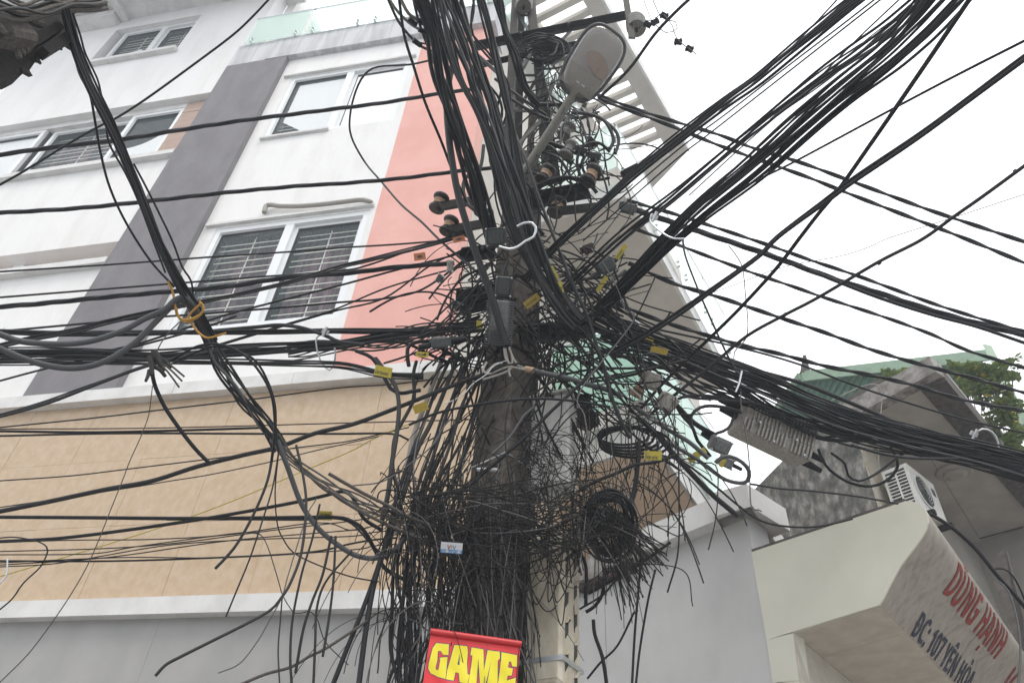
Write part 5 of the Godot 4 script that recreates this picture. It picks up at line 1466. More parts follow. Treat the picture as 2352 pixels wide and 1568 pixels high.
	var which := ["outermost thick black cable of the descending set beside the pale conduit", "second thick black cable of the descending set, crossing to the far bottom left", "black cable bowed round the pale conduit at the stripped splice", "thick cable dropping from the yellow tag in a wide bow", "short black cable bent back to the grey gland below the yellow tag", "black cable straight down right of the pale conduit", "black cable from the hub down past the VTV plate", "black cable inside the descending set over the white band", "black cable next to the pole's left edge going down", "black cable low on the left, hidden in the tangle", "thick black cable beside the red banner's left edge"]
	for i in dn.size():
		var d: Array = dn[i]
		var pts := []
		for j in range(0, d.size() - 1, 2):
			if d[j] != 0 or d[j + 1] != 0: pts.append_array([d[j], d[j + 1]])
		one(which[i], d[-1], [2.85, 2.75], pts, K if i % 3 else KW, "hanging_cable")
	bun(6, "black cable of the dense set hanging left of the pole", "dense set hanging left of the pole", 6, 46, 70, [2.9, 2.75], [900, 1000, 800, 1250, 690, 1550, 590, 1850, 520, 2200, 470, 2600, 450, 3040], K, 21, 0.5)
	bun(4, "black cable hanging between the banner and the dense set", "cables hanging beside the banner", 5.5, 30, 40, [2.8, 2.75], [760, 2250, 700, 2450, 640, 2700, 560, 3040], K, 22, 0.6)
	one("thick black cable from upper right down across the pole into the tangle", 8, [2.7, 2.75], [1700, 960, 1560, 1090, 1400, 1240, 1250, 1390, 1090, 1530, 960, 1640, 850, 1730, 700, 1770, 560, 1800], K)
	one("black cable lying across the pole just under the stripped splice", 6, [2.72, 2.72], [470, 1320, 660, 1240, 900, 1190, 1200, 1150, 1450, 1150, 1650, 1175, 1800, 1200], K)
	one("grey striped cable across the pole beside the slanting black one", 6, [2.68, 2.7], [1300, 1200, 1230, 1260, 1160, 1370, 1110, 1430, 1010, 1520], M.grey_cable)
	one("long grey cable from the tangle's left up to the meter box", 3.6, [2.68, 2.7], [100, 1720, 300, 1690, 500, 1560, 640, 1440, 700, 1330, 760, 1270], M.tangle_grey, "drop_wire", "wire")
	one("thick brown-grey cable entering the tangle from the left, upper", 8, [2.6, 2.7], [-60, 1640, 150, 1760, 330, 1850, 480, 1930, 640, 1990], M.dusty)
	one("thick brown-grey cable entering the tangle from the left, lower", 8, [2.6, 2.7], [-60, 1750, 100, 1860, 250, 1940, 400, 2010, 560, 2080], M.dusty)
	bun(7, "brown dusty cable at the foot of the diagonal bundle", "dusty cables at the foot of the diagonal bundle", 4.2, 24, 30, [2.7, 2.72], [-420, 1400, -300, 1540, -120, 1700, 120, 1820, 350, 1940, 560, 2010], M.dusty, 23, 0.5)
	one("worn thick cable sagging in a U below the tangle's left", 12, [2.65, 2.7], [-400, 1420, -330, 1600, -240, 1840, -130, 2000, 0, 2110, 120, 2180, 240, 2200, 350, 2165, 430, 2090, 470, 2040], M.grey_cable)
	# --- stripped splice on the pole ---
	one("thick grey cable leaving the stripped splice to the right", 13, [2.72, 2.85], [1240, 945, 1290, 960, 1400, 985, 1540, 1015, 1640, 1050, 1760, 1080, 1880, 1130], M.grey_cable)
	one("band of tan tape round the thick grey cable at the splice", 16, [2.71, 2.71], [1240, 950, 1298, 962], M.terracotta, "tape_band", "tape")
	for q in [[1105, 800, 1120, 880, 1140, 930, 1190, 945, 1240, 955], [1125, 790, 1150, 860, 1150, 920, 1080, 950, 1000, 985], [1100, 810, 1110, 880, 1150, 940, 1100, 975, 960, 1020], [1130, 800, 1160, 880, 1200, 930, 1245, 945], [1140, 920, 1130, 960, 1140, 1000], [1090, 910, 1040, 920, 985, 970], [1000, 985, 960, 960, 985, 905]]:
		one("pale stripped strand at the open splice on the pole", 5.5, [2.70, 2.72], q, M.pale_cable, "stripped_strand", "strand", "stripped strands on the pole front")
	one("twisted bright foil hanging from the stripped splice", 2.6, [2.7, 2.72], [1115, 895, 1070, 910, 1020, 940, 985, 985, 910, 1035, 880, 1060, 850, 1100, 780, 1150, 700, 1180], M.steel, "foil_strip", "foil")
	# --- top centre bundles ---
	zone(1350, 0)
	bun(11, "black cable of the leftmost vertical bundle over the pink stripe", "leftmost vertical bundle from the top edge", 8.5, 40, 26, [1.75, 2.75], [560, -14, 630, 250, 700, 520, 790, 840, 885, 1150, 960, 1400, 1010, 1560], K, 31)
	bun(19, "black cable of the thick central vertical bundle", "thick central vertical bundle", 7.4, 62, 40, [1.7, 2.7], [715, -14, 800, 250, 880, 500, 960, 700, 1030, 900, 1110, 1150, 1190, 1400, 1280, 1640, 1400, 1890, 1520, 2070, 1590, 2140], K, 32, 0.28)
	bun(5, "black cable of the narrow vertical bundle right of the thick one", "narrow vertical bundle beside the thick one", 7.5, 14, 16, [1.75, 2.75], [940, -14, 1000, 200, 1050, 400, 1100, 600, 1150, 850, 1200, 1150, 1260, 1450, 1320, 1720], K, 33)
	bun(5, "black cable of the rightmost vertical bundle before the mast", "rightmost vertical bundle at the mast", 7.5, 16, 16, [1.75, 2.8], [1055, -14, 1110, 200, 1180, 400, 1235, 560, 1290, 640, 1330, 700], K, 34)
	bun(5, "black cable woven between the vertical bundles", "cables woven between the vertical bundles", 5.5, 60, 70, [1.8, 2.75], [830, 0, 920, 320, 1000, 640, 1060, 950, 1140, 1250, 1220, 1600], K, 35, 0.8)
	one("single black cable left of all vertical bundles, crossing the pink stripe", 7, [1.75, 2.7], [405, -14, 440, 230, 500, 430, 580, 680, 680, 920, 760, 1130, 850, 1330], K)
	one("thin black wire looping across the upper window and back to the hub", 5, [2.6, 3.6, 2.8], [620, 395, 480, 425, 270, 440, 180, 490, 120, 600, 82, 760, 90, 900, 180, 1070, 290, 1200, 420, 1350, 560, 1470, 680, 1590, 860, 1745, 950, 1820], K)
	one("thickest black cable bowed down in front of the bundles to the stripped splice", 17, [2.2, 2.65], [778, 395, 740, 500, 722, 700, 735, 900, 762, 1100, 800, 1300, 855, 1486, 920, 1690, 980, 1850, 1040, 2030, 1080, 2170, 1118, 2285], K)
	one("pale frayed cable from the top edge to the taped cable head, upper", 7, [1.9, 2.2], [335, -14, 400, 80, 500, 170, 620, 230, 700, 280, 790, 345], M.pale_cable)
	one("pale frayed cable from the top edge to the taped cable head, lower", 6.5, [1.9, 2.2], [340, 10, 395, 130, 470, 230, 560, 310, 680, 350, 805, 344], M.dusty)
	one("pale frayed cable from the top edge to the taped cable head, middle", 8, [1.9, 2.2], [420, 0, 470, 90, 560, 150, 640, 200, 740, 275, 790, 350], M.pale_cable)
	one("pale tape round the head of the thickest cable", 18, [2.18, 2.2], [782, 350, 768, 425], M.pale_cable, "tape_band", "tape")
	for q in [[470, 125, 520, 165], [530, 130, 580, 160], [540, 195, 600, 220], [500, 265, 550, 300]]:
		one("black tape wound round the pale frayed cables", 12, [1.98, 2.0], q, K, "tape_band", "tape", "black tape on the pale frayed cables")
	one("thin black wire curled beside the taped cable head", 4, [2.1, 2.15], [635, 45, 660, 30, 680, 60, 660, 90, 700, 140, 715, 240, 700, 290, 640, 300, 540, 280], K, "drop_wire", "wire")
	one("black cable loop left of the thickest cable, dipping into the tap box", 9, [2.7, 2.7], [880, 1150, 840, 1180, 830, 1260, 870, 1360, 940, 1405, 985, 1440], K)
	one("black cable hooked into the tap box over the metal ring", 9, [2.68, 2.7], [965, 960, 950, 1080, 910, 1200, 895, 1320, 915, 1410, 945, 1430, 985, 1385, 1015, 1400, 1025, 1440], KW)
	one("single black cable right of the pole running down to the coils", 8, [2.55, 2.8], [1120, 740, 1180, 900, 1250, 1070, 1330, 1300, 1420, 1540, 1480, 1690, 1560, 1890, 1650, 2090, 1720, 2310, 1760, 2430, 1800, 2590, 1860, 2750, 1930, 2890], K)
	for q in [[1265, 640, 1300, 680, 1400, 690, 1500, 690, 9, "black cable bent behind the street lamp arm"], [1130, 640, 1250, 720, 1350, 770, 1450, 810, 8, "black cable from the bundles to the lamp arm"], [1040, 520, 1150, 600, 1290, 700, 1380, 760, 7, "black cable crossing the mast under the lamp"]]:
		one(q[9], q[8], [2.75, 2.8], q.slice(0, 8), K)
	zone(1900, 450, 0.17393)
	for q in [[1300, -30, 1450, 20, 1640, 60, 1800, 180, 1880, 280, 1900, 400, 1850, 540, 8, "outer black loop beside the glass balcony corner"], [1280, 0, 1500, 20, 1700, 100, 1800, 250, 1830, 380, 1780, 480, 8, "inner black loop beside the glass balcony corner"], [1390, 830, 1350, 700, 1360, 560, 1430, 450, 1560, 395, 1680, 420, 1780, 520, 7, "round black loop hanging at the clamps"], [1780, 860, 1650, 885, 1500, 850, 1430, 760, 1410, 680, 1440, 590, 1520, 540, 1640, 540, 7, "second round black loop hanging at the clamps"], [900, 380, 1100, 440, 1250, 500, 1400, 540, 1600, 560, 12, "thick black cable from the mast to the clamps"], [660, 1070, 800, 980, 1000, 890, 1200, 855, 1400, 880, 1520, 950, 1610, 1060, 9, "thick cable arched along the heavy beam"], [700, 1080, 900, 960, 1100, 890, 1300, 860, 1460, 910, 1580, 1000, 9, "second cable arched along the heavy beam"], [870, 420, 1000, 450, 1120, 560, 1250, 660, 1270, 690, 7, "black cable falling from the lamp arm to the insulator"], [800, 500, 950, 540, 1100, 600, 1220, 760, 1260, 850, 7, "black cable curving under the lamp arm"], [1130, 420, 1140, 200, 1200, 120, 1230, 60, 5, "thin black wire down from the lamp head"], [1150, 440, 1165, 520, 1200, 600, 1280, 680, 6, "thin black wire to the pale insulator"]]:
		one(q[-1], q[-2], [2.75, 2.75], q.slice(0, q.size() - 2), K)
	one("grey double wire hanging from the lamp head to the loops", 4.5, [2.55, 2.7], [1330, 0, 1400, 120, 1390, 240, 1420, 330, 1430, 420], M.grey_cable, "lamp_lead", "wire")
	one("second grey wire hanging from the lamp head, further right", 4.5, [2.55, 2.7], [1340, 10, 1420, 160, 1450, 290, 1480, 380, 1520, 490], M.grey_cable, "lamp_lead", "wire")
	one("grey wire curled under the lamp head", 4.5, [2.5, 2.55], [1180, -60, 1190, 20, 1250, 40, 1230, 130, 1170, 160], M.grey_cable, "lamp_lead", "wire")
	# --- upper right bundles ---
	zone(2696, 0)
	bun(17, "black cable of the broad upper right bundle", "broad upper right bundle", 6.2, 26, 100, [2.85, 1.85], [-500, 2045, -250, 1800, -40, 1590, 200, 1370, 520, 1110, 800, 860, 1100, 610, 1400, 370, 1600, 170, 1760, -14, 1925, -204], K, 41, 0.13)
	bun(6, "black cable of the second upper right bundle", "second upper right bundle", 5.8, 16, 34, [2.85, 2.0], [-800, 2000, -560, 1760, -300, 1520, 0, 1290, 330, 1020, 650, 760, 960, 510, 1200, 340, 1420, 190, 1660, -14, 1720, -65], K, 42, 0.3)
	bun(7, "black cable of the third upper right bundle", "third upper right bundle", 5.8, 14, 34, [2.85, 2.0], [-980, 1840, -820, 1660, -640, 1490, -300, 1180, 0, 930, 330, 670, 560, 510, 900, 240, 1210, -14, 1270, -62], K, 43, 0.2)
	one("thin cable just right of the third upper right bundle", 4, [2.8, 2.0], [-620, 1540, 0, 1010, 360, 740, 800, 400, 1090, 180, 1340, -14], K)
	one("thin cable second right of the third upper right bundle", 4, [2.8, 2.0], [-600, 1590, 0, 1065, 250, 870, 800, 440, 1380, -14], K)
	one("thin cable beside the broad bundle, crossing open sky", 3.6, [2.7, 2.0], [100, 1290, 470, 950, 880, 590, 1200, 270, 1500, -14], K)
	one("thin cable left of the third bundle, topmost over the pergola", 3.6, [2.7, 2.0], [300, 735, 580, 500, 860, 230, 1090, -14], K)
	bun(3, "thin cable running between the second and the broad bundle", "thin cables between the upper right bundles", 3.8, 12, 14, [2.8, 1.95], [640, 790, 1080, 450, 1400, 190, 1650, -14], K, 44, 0.6)
	one("black cable passing behind the lamp head to the top edge", 8, [2.7, 2.3], [-500, 650, -300, 460, -130, 230, 0, 90, 110, -14], K)
	one("thick black cable steeply falling from the top edge through all right spans", 9.5, [1.8, 3.3], [1960, -14, 1700, 370, 1450, 735, 1280, 980, 1100, 1235, 960, 1405, 840, 1560, 680, 1768, 460, 2010, 280, 2190, 60, 2400, -100, 2560, -220, 2700], K)
	bun(2, "thick black cable from the right edge splitting towards the pole", "paired cables from the right edge", 11, 12, 10, [1.9, 2.8], [2330, 375, 1950, 650, 1600, 905, 1200, 1180, 1000, 1330, 690, 1560, 560, 1690, 250, 1915, 0, 2090, -200, 2215, -420, 2330], K, 45, 0.25)
	one("thinner cable from the right edge crossing behind the steep one", 6.5, [2.2, 2.7], [2330, 262, 1900, 480, 1500, 690, 830, 1050, 640, 1145, 470, 1230, 380, 1290], K)
	one("knotted black cable from the right edge down to the right hub", 8, [2.6, 3.0], [2330, 1085, 2050, 1290, 1850, 1430, 1640, 1580, 1350, 1730, 960, 1960, 730, 2080, 480, 2220, 240, 2420, 0, 2610, -150, 2730], KW)
	one("hair-thin wire across the sky right of the knotted cable", 1.8, [2.8, 2.9], [2330, 1278, 1880, 1425, 1430, 1568, 1290, 1630, 1100, 1690, 730, 1760, 480, 1850, 260, 1930], KW, "drop_wire", "wire")
	for q in [[2255, 1128], [1355, 1735], [735, 2075]]:
		one("wire knot on the knotted right cable", 9, [2.75, 2.75], [q[0] - 8, q[1] + 8, q[0] + 10, q[1] - 6], KW, "wire_knot", "knot", "knots on the knotted right cable")
	twist("upper twisted power cable from the lamp to the right edge", 10, [2.9, 4.4], [-503, 628, -250, 720, 0, 800, 300, 890, 520, 975, 830, 1070, 1130, 1180, 1400, 1280, 1700, 1390, 2000, 1490, 2330, 1600], 2)
	twist("second twisted power cable from the lamp to the right edge", 10, [2.9, 4.4], [-503, 650, -250, 745, 0, 838, 300, 960, 650, 1085, 900, 1175, 1150, 1275, 1500, 1410, 1850, 1545, 2050, 1625, 2330, 1740], 2)
	zone(2696, 900)
	twist("twisted power cable from the clamp through the open sky, upper of the pair", 9.5, [2.9, 4.6], [-310, -163, 0, -75, 230, 0, 620, 130, 900, 230, 1200, 330, 1500, 440, 1750, 530, 2100, 640, 2330, 705], 2)
	twist("heavy twisted power cable below the upper pair in the open sky", 14, [2.9, 4.6], [-310, -120, 100, 20, 550, 170, 800, 260, 1100, 370, 1330, 440, 1600, 530, 1900, 620, 2330, 730], 3)
	one("black cable lying under the heavy twisted power cable", 8, [3.5, 4.6], [900, 300, 1330, 470, 1700, 590, 2000, 670, 2330, 782], K)
	twist("twisted power cable reaching the right edge above the vine", 9, [2.9, 4.6], [-280, 15, 0, 120, 450, 290, 800, 410, 1000, 480, 1400, 610, 1700, 720, 1950, 830, 2330, 946], 2)
	twist("twisted power cable crossing the green roof and the vine", 10.5, [2.9, 4.8], [-300, 250, 0, 385, 280, 470, 700, 610, 1000, 710, 1300, 820, 1600, 910, 1900, 990, 2330, 1110], 2)
	twist("lowest twisted power cable over the roof gable", 10.5, [2.9, 4.8], [-420, 500, -200, 590, 0, 660, 400, 780, 700, 850, 1000, 930, 1300, 990, 1600, 1060, 1900, 1150, 2330, 1230], 2)
	one("single cable below the lowest twisted cable over the gable", 5, [3.2, 4.8], [-100, 690, 400, 800, 800, 910, 1200, 1060, 1600, 1190, 1950, 1290, 2330, 1375], K)
	one("thick single cable on top of the right fibre bundle", 9.5, [3.2, 4.7], [100, 830, 430, 930, 800, 1030, 1050, 1125, 1300, 1230, 1600, 1360, 1900, 1480, 2200, 1590, 2330, 1640], KW)
	bun(30, "black fibre cable of the big right bundle", "big right fibre bundle", 4.6, 46, 62, [2.85, 4.6], [-560, 600, -300, 720, 0, 830, 300, 950, 600, 1060, 900, 1190, 1200, 1300, 1600, 1420, 2000, 1520, 2330, 1610], K, 46, 0.2)
	bun(12, "black fibre cable under the big right bundle", "cables under the big right bundle", 4.6, 44, 24, [2.9, 4.6], [-480, 720, -200, 830, 0, 910, 250, 1030, 450, 1120, 650, 1230, 900, 1330, 1200, 1400, 1500, 1440, 2000, 1520, 2330, 1580], K, 47, 0.7)
	bun(5, "loose black cable sagging under the right bundle by the amplifier", "loose cables sagging by the amplifier", 5.5, 40, 30, [2.9, 3.8], [-380, 820, -100, 960, 200, 1080, 430, 1160, 700, 1290, 900, 1360, 1200, 1420], K, 48, 0.9)
	one("thin wire dropping from the sky past the amplifier, tied at a bright clip", 3, [3.2, 3.3], [362, 135, 415, 205, 455, 290, 475, 480, 490, 660, 470, 760, 400, 840, 410, 950, 440, 1000, 445, 1200, 480, 1400, 500, 1600, 510, 1850, 560, 1880, 580, 1890], M.tangle_grey, "hanging_wire", "wire")
	one("thin black wire from the metal ring down to the balcony edge", 5, [2.9, 3.0], [60, 95, 75, 200, 150, 400, 200, 520, 280, 700, 350, 850, 420, 980], K, "hanging_wire", "wire")
	# loops at the amplifier
	zone(2700, 1450, 0.17393)
	for q in [[-60, 600, 0, 520, 100, 455, 350, 435, 520, 450, 700, 500, 850, 540, 7.5, "upper black lead arching into the big finned amplifier"], [215, 820, 215, 700, 330, 595, 480, 570, 650, 590, 780, 620, 890, 660, 8, "second black lead arching into the big finned amplifier"], [0, 540, 100, 700, 230, 850, 300, 1030, 400, 1150, 470, 1240, 8, "black lead running down left of the pale coupler"], [20, 560, 200, 750, 350, 860, 540, 960, 12, "thick black lead into the pale coupler"], [560, 930, 700, 870, 800, 690, 7, "black lead bent behind the amplifier's left end"]]:
		one(q[-1], q[-2], [3.1, 3.3], q.slice(0, q.size() - 2), K)
	zone(2696, 1781)
	one("thick grey cable looped below the amplifier", 9.5, [3.0, 3.1], [-60, -30, 30, 20, 150, 90, 250, 165, 340, 225, 430, 248, 485, 235, 497, 170, 450, 110, 370, 72, 310, 85, 275, 115], M.grey_cable)
	one("thick worn cable slanting down to the coping", 13, [2.9, 3.5], [-300, -230, -150, -110, 0, 60, 130, 200, 260, 330, 420, 465], KW)
	one("black cable sagging from the coils to the top of the sign", 5, [3.0, 3.6], [-100, 60, 60, 110, 250, 250, 430, 400, 560, 490, 700, 530, 900, 540, 1060, 515, 1180, 485], K)
	one("thin cable from the grey loop straight to the sign's round corner", 5, [3.1, 3.7], [510, 255, 700, 285, 900, 300, 1200, 335, 1480, 385], KW)
	one("wide black loop hanging in front of the outdoor unit", 7, [3.5, 3.9], [955, 25, 975, 80, 1030, 160, 1150, 240, 1300, 270, 1420, 222, 1480, 135, 1460, 60, 1430, 10], K)
	one("narrow black loop beside the outdoor unit", 6, [3.5, 3.9], [1040, 50, 1130, 120, 1150, 195, 1220, 235, 1330, 190, 1450, 100, 1560, 25], K)
	one("black cable below the right bundle crossing the ceiling", 7, [3.4, 4.5], [1180, 0, 1400, 60, 1600, 85, 1900, 85, 2100, 70, 2330, 40], K)
	one("black cable running down behind the sign to the right edge", 9, [3.9, 4.2], [1690, 450, 1760, 490, 1860, 560, 2000, 690, 2130, 850, 2220, 950, 2330, 1080], K)
	one("thin black cable looped off behind the sign", 4, [4.0, 4.1], [2120, 815, 2180, 815, 2240, 860, 2290, 950, 2330, 1050], K)
	one("thin grey cable falling past the end of the sign", 5, [3.4, 3.3], [2150, 900, 2210, 960, 2255, 1090, 2285, 1250, 2290, 1400, 2275, 1590], M.grey_cable, "hanging_cable")
	one("thin grey wire across the sign wall to the bottom right of the ring", 3, [3.4, 3.5], [10, -100, 60, -20, 130, 110, 275, 130, 290, 330, 270, 520, 228, 690], KW, "hanging_wire", "wire")
	one("thin pale wire down the grey ceiling wall", 2.4, [5.0, 5.2], [900, -230, 1340, -400, 1350, -50, 1355, 170], M.pale_cable, "hanging_wire", "wire")
	# rings of the coil and drops at the bottom right
	zone(1350, 1781)
	rng.seed = 51
	for i in 11:
		var rx := rng.randf_range(110, 190); var ry := rng.randf_range(150, 250); var cx := 1800 + rng.randf_range(-20, 20); var cy := 510 + rng.randf_range(-20, 30)
		var pts := []
		for j in 15:
			var g := TAU * j / 14.0 - 1.0 + i
			pts.append_array([cx + cos(g) * rx, cy + sin(g) * ry])
		one("round of the coiled black cable hung right of the pole", 6, [2.85 + rng.randf() * 0.2, 2.9], pts, K if i % 3 else KW, "coiled_cable", "cable", "rounds of the coiled cable")
	for q in [[1600, 300, 1700, 240, 1850, 180, 1960, 130, 2100, 110, 2250, 60, 8, "black cable rising from the coil to the right hub"], [1990, -20, 1985, 100, 1960, 300, 1900, 450, 1850, 560, 11, "grey-black lead dropping into the coil"], [1995, 620, 2000, 800, 1975, 1100, 1960, 1300, 1945, 1590, 6, "black cable hanging straight under the coil"], [2100, 820, 2060, 980, 2020, 1200, 1990, 1400, 1970, 1590, 6, "second black cable hanging under the coil"], [1760, 880, 1750, 980, 1700, 1060, 1640, 1100, 8, "short black cable end under the coil"], [1590, 700, 1640, 800, 1640, 1060, 8, "thick black cable beside the louvred box"], [1690, 1150, 1700, 1250, 1750, 1400, 1780, 1590, 9, "black cable falling to the bottom edge right of the louvred box"], [2200, 640, 2000, 780, 1800, 900, 1655, 980, 7, "black cable slanting from the broken coping to the louvred box"], [1640, 660, 1500, 760, 1400, 880, 1320, 1020, 1290, 1080, 9, "thick cable crossing the louvred box top"], [2050, 500, 2250, 600, 2290, 560, 0, 0, 3, "thin black wire kinked right of the coil"], [2290, 300, 2200, 420, 2180, 600, 0, 0, 3, "wire curl over the tan soffit"], [2250, -60, 2256, 300, 2250, 700, 2180, 970, 4, "long thin wire down the side of the grey wing"], [1960, 1100, 1850, 1320, 1740, 1430, 1650, 1540, 5, "thin cable crossing the grey wing towards the banner"], [1540, 1150, 1400, 1310, 1300, 1420, 1280, 1480, 4, "thin dark wire across the louvred box"], [1600, 1080, 1760, 980, 1900, 820, 2050, 780, 5, "thin cable along the broken coping"]]:
		var pts := []
		for j in range(0, q.size() - 2, 2):
			if q[j] != 0: pts.append_array([q[j], q[j + 1]])
		one(q[-1], q[-2], [2.85, 2.9], pts, K, "hanging_cable")
	zone(1350, 900)
	for i in 5:
		var pts := []
		for j in 15:
			var g := TAU * j / 14.0 + i * 1.3
			pts.append_array([1890 + i * 18 + cos(g) * (170 + i * 16), 1390 + i * 12 + sin(g) * (60 + i * 9)])
		one("flattened round of black cable below the rusty trough", 6.5, [2.95, 3.05], pts, K, "coiled_cable", "cable", "flattened rounds below the trough")
	for q in [[1600, 360, 1700, 350, 1780, 340, 1850, 300, 7, "black cable looped under the mottled tap box"], [1540, 560, 1600, 470, 1700, 430, 1800, 380, 1900, 300, 8, "thick black cable from the hub to the mottled tap box"], [1640, 150, 1720, 180, 1800, 250, 1860, 380, 1900, 500, 1960, 640, 6, "grey-black wire falling right of the mottled tap box"], [1180, 480, 1140, 560, 1160, 690, 1250, 600, 1350, 540, 7, "black jumper under the large yellow tag"], [470, 930, 460, 850, 480, 790, 600, 770, 780, 870, 860, 880, 940, 840, 970, 780, 960, 740, 9, "wide black loop below the dark splice closure"], [380, 765, 480, 790, 600, 850, 720, 900, 830, 890, 7, "black cable from the left bundle into the wide loop"], [1200, 700, 1230, 830, 1320, 830, 1400, 780, 1430, 700, 6, "black jumper hanging below the flat green arm"], [1500, 690, 1660, 880, 1640, 1000, 1600, 1050, 7, "black cable falling behind the green glass"], [1420, 1000, 1700, 950, 1950, 945, 2060, 930, 6, "black cable across the green glass, upper"], [1400, 950, 1600, 870, 1900, 820, 2200, 870, 5, "black cable across the green glass, lower"], [2030, 860, 2060, 850, 2120, 880, 2200, 960, 8, "hooked black cable above the rounded closure"], [1390, 1040, 1700, 1010, 2000, 960, 2311, 890, 5, "thin cable from the pole under the green glass to the right"]]:
		one(q[-1], q[-2], [2.8, 2.9], q.slice(0, q.size() - 2), K)
	one("long brown-white cable sagging right of the rusty trough", 5, [2.85, 2.95], [1700, 1060, 1860, 1040, 1960, 1100, 2010, 1160, 1900, 1180, 1860, 1200, 1960, 1260, 2100, 1290, 2250, 1350], M.pale_cable)
	one("thick worn cable right of the flattened rounds", 11, [2.9, 3.0], [1960, 1200, 2100, 1290, 2200, 1360, 2320, 1430, 2450, 1540], M.grey_cable)
	one("long thin wire hanging in front of the trough and meter box", 3.2, [2.65, 2.7], [1680, 160, 1760, 260, 1850, 420, 1900, 560, 1950, 640, 1600, 1100, 1630, 1250, 1650, 1400, 1640, 1568], M.tangle_grey, "hanging_wire", "wire")
	# bright metal clips
	full()
	for q in [[[1146, 566, 1170, 572, 1190, 566, 1206, 554, 1226, 543, 1231, 522, 1222, 512, 1204, 512, 1188, 520], 6.5, 2.2, "bright metal ring round the central cables at the hub"], [[743, 766, 727, 775, 727, 800, 738, 832, 756, 850, 765, 842, 770, 815, 768, 798], 4, 2.9, "bright metal ring round the left bundle at the pink stripe"], [[1497, 492, 1494, 508, 1506, 522, 1530, 540, 1550, 548, 1572, 548], 5, 2.25, "bright metal ring round the upper right bundle"], [[2242, 995, 2258, 985, 2280, 992, 2293, 1015, 2294, 1035, 2284, 1055, 2262, 1066, 2240, 1058], 4.5, 4.4, "bright metal ring round the big right bundle"], [[10, 752, 14, 770, 12, 790], 4, 3.9, "bright clip at the left edge by the level bundle"], [[16, 1282, 14, 1320, 0, 1338], 4, 3.6, "bright clip at the left edge over the tan wall"], [[1704, 852, 1698, 880, 1690, 900], 5, 3.1, "bright clip in the right bundle above the amplifier"], [[1095, 1078, 1120, 1078, 1146, 1080], 9, 2.8, "strip of bright tape round the pole at the tangle"]]:
		one(q[3], q[1], [q[2], q[2]], q[0], M.zinc if q[1] != 9 else M.label_white, "cable_ring" if q[1] != 9 else "tape_band", "clip" if q[1] != 9 else "tape")
	for q in [[747, 762, 2.85, "bright bolt head on the left ring"], [1503, 498, 2.25, "bright bolt head on the upper right ring"], [2238, 996, 4.4, "bright bolt head on the right ring"]]:
		var f := facing(q[0], q[1], q[2], 25)
		var k := m_per(f.origin)
		var o := thing("ring_bolt", q[3], "bolt", f.origin)
		put(boxes(f, [[-8 * k, 8 * k, -5 * k, 5 * k, -0.008, 0.008]]), "plate", M.zinc, o)
		put(tube(PackedVector3Array([f * Vector3(0, -12 * k, 0.01), f * Vector3(0, 12 * k, 0.01)]), [0.008], 6), "screw", M.zinc, o)
	# dark wrapped splice on the left
	zone(0, 900)
	var sp := at(1060, 910, 2.58)
	var so := thing("wrapped_splice", "dark brown wrapped splice clump hanging over the grey stripe", "splice", sp)
	for q in [[1000, 850, 1080, 960, 17], [1020, 870, 1130, 940, 15], [985, 870, 1000, 990, 14], [1010, 930, 1090, 1000, 12], [1010, 845, 1040, 880, 18], [985, 960, 960, 1030, 10]]:
		var p := lift(smooth_path([q[0], q[1], (q[0] + q[2]) / 2 + 6, (q[1] + q[3]) / 2 - 8, q[2], q[3]], 8.0), [2.58, 2.57])
		put(tube(p, [q[4] * 0.5 * m_per(sp), q[4] * 0.32 * m_per(sp)], 9), "wrapped_end", M.unit_dark, so)
	# service clamps on thin lines at the top right
	full()
	var sl := at(1540, 60, 2.4)
	one("thin dark service wire with connectors against the sky at the top", 2.2, [2.5, 2.4], [1478, -4, 1490, 30, 1500, 50, 1520, 30, 1545, 60, 1556, 90, 1600, 124], K, "service_wire", "wire")
	one("second thin service wire crossing the first at the top", 2.2, [2.5, 2.4], [1468, 66, 1490, 46, 1530, 75, 1556, 64, 1552, 50, 1520, 40, 1500, 0], K, "service_wire", "wire")
	for q in [[1488, 56, 30], [1505, 50, -20], [1526, 36, 30], [1558, 96, 10], [1584, 112, 30]]:
		var f := facing(q[0], q[1], 2.42, q[2])
		var k := m_per(f.origin)
		var o := put(boxes(f, [[-9 * k, 9 * k, -6 * k, 6 * k, -0.008, 0.008], [-7 * k, -3 * k, -9 * k, -6 * k, -0.005, 0.005], [3 * k, 7 * k, 6 * k, 9 * k, -0.005, 0.005]]), "wire_connector", K)
		tag(o, "small dark connector on the thin service wires at the top", "connector", "connectors on the service wires")

# ---------- the tangle: wires nobody could count ----------
class Wires:
	var v := PackedVector3Array()
	var n := PackedVector3Array()
	var i := PackedInt32Array()

var dark: Wires
var grey: Wires

func pick(g: float) -> Wires: return grey if rng.randf() < g else dark

func strand(ws: Wires, pts: Array, ds: Array, w: float) -> void:
	var p := lift(smooth_path(pts, 6.0), ds)
	tube_into(ws.v, ws.n, ws.i, p, [w * 0.5 * depth(p[0]) / FOC], 4)

func curl(ws: Wires, x: float, y: float, g: float, l: float, turn: float, sag: float, d: float, w: float) -> void:
	# a wire that keeps bending its own way and droops a little
	var pts := [x, y]
	var k := rr(-turn, turn)
	for j in 8:
		k = (k + rr(-0.07, 0.07)) * (1.0 - sag * 0.35)
		g = lerp_angle(g + k, PI / 2, sag * 0.5)
		x += cos(g) * l / 8; y += sin(g) * l / 8 + sag * l / 8
		pts.append_array([x, y])
	strand(ws, pts, [d, d + rr(-0.08, 0.08), d + rr(-0.08, 0.08)], w)

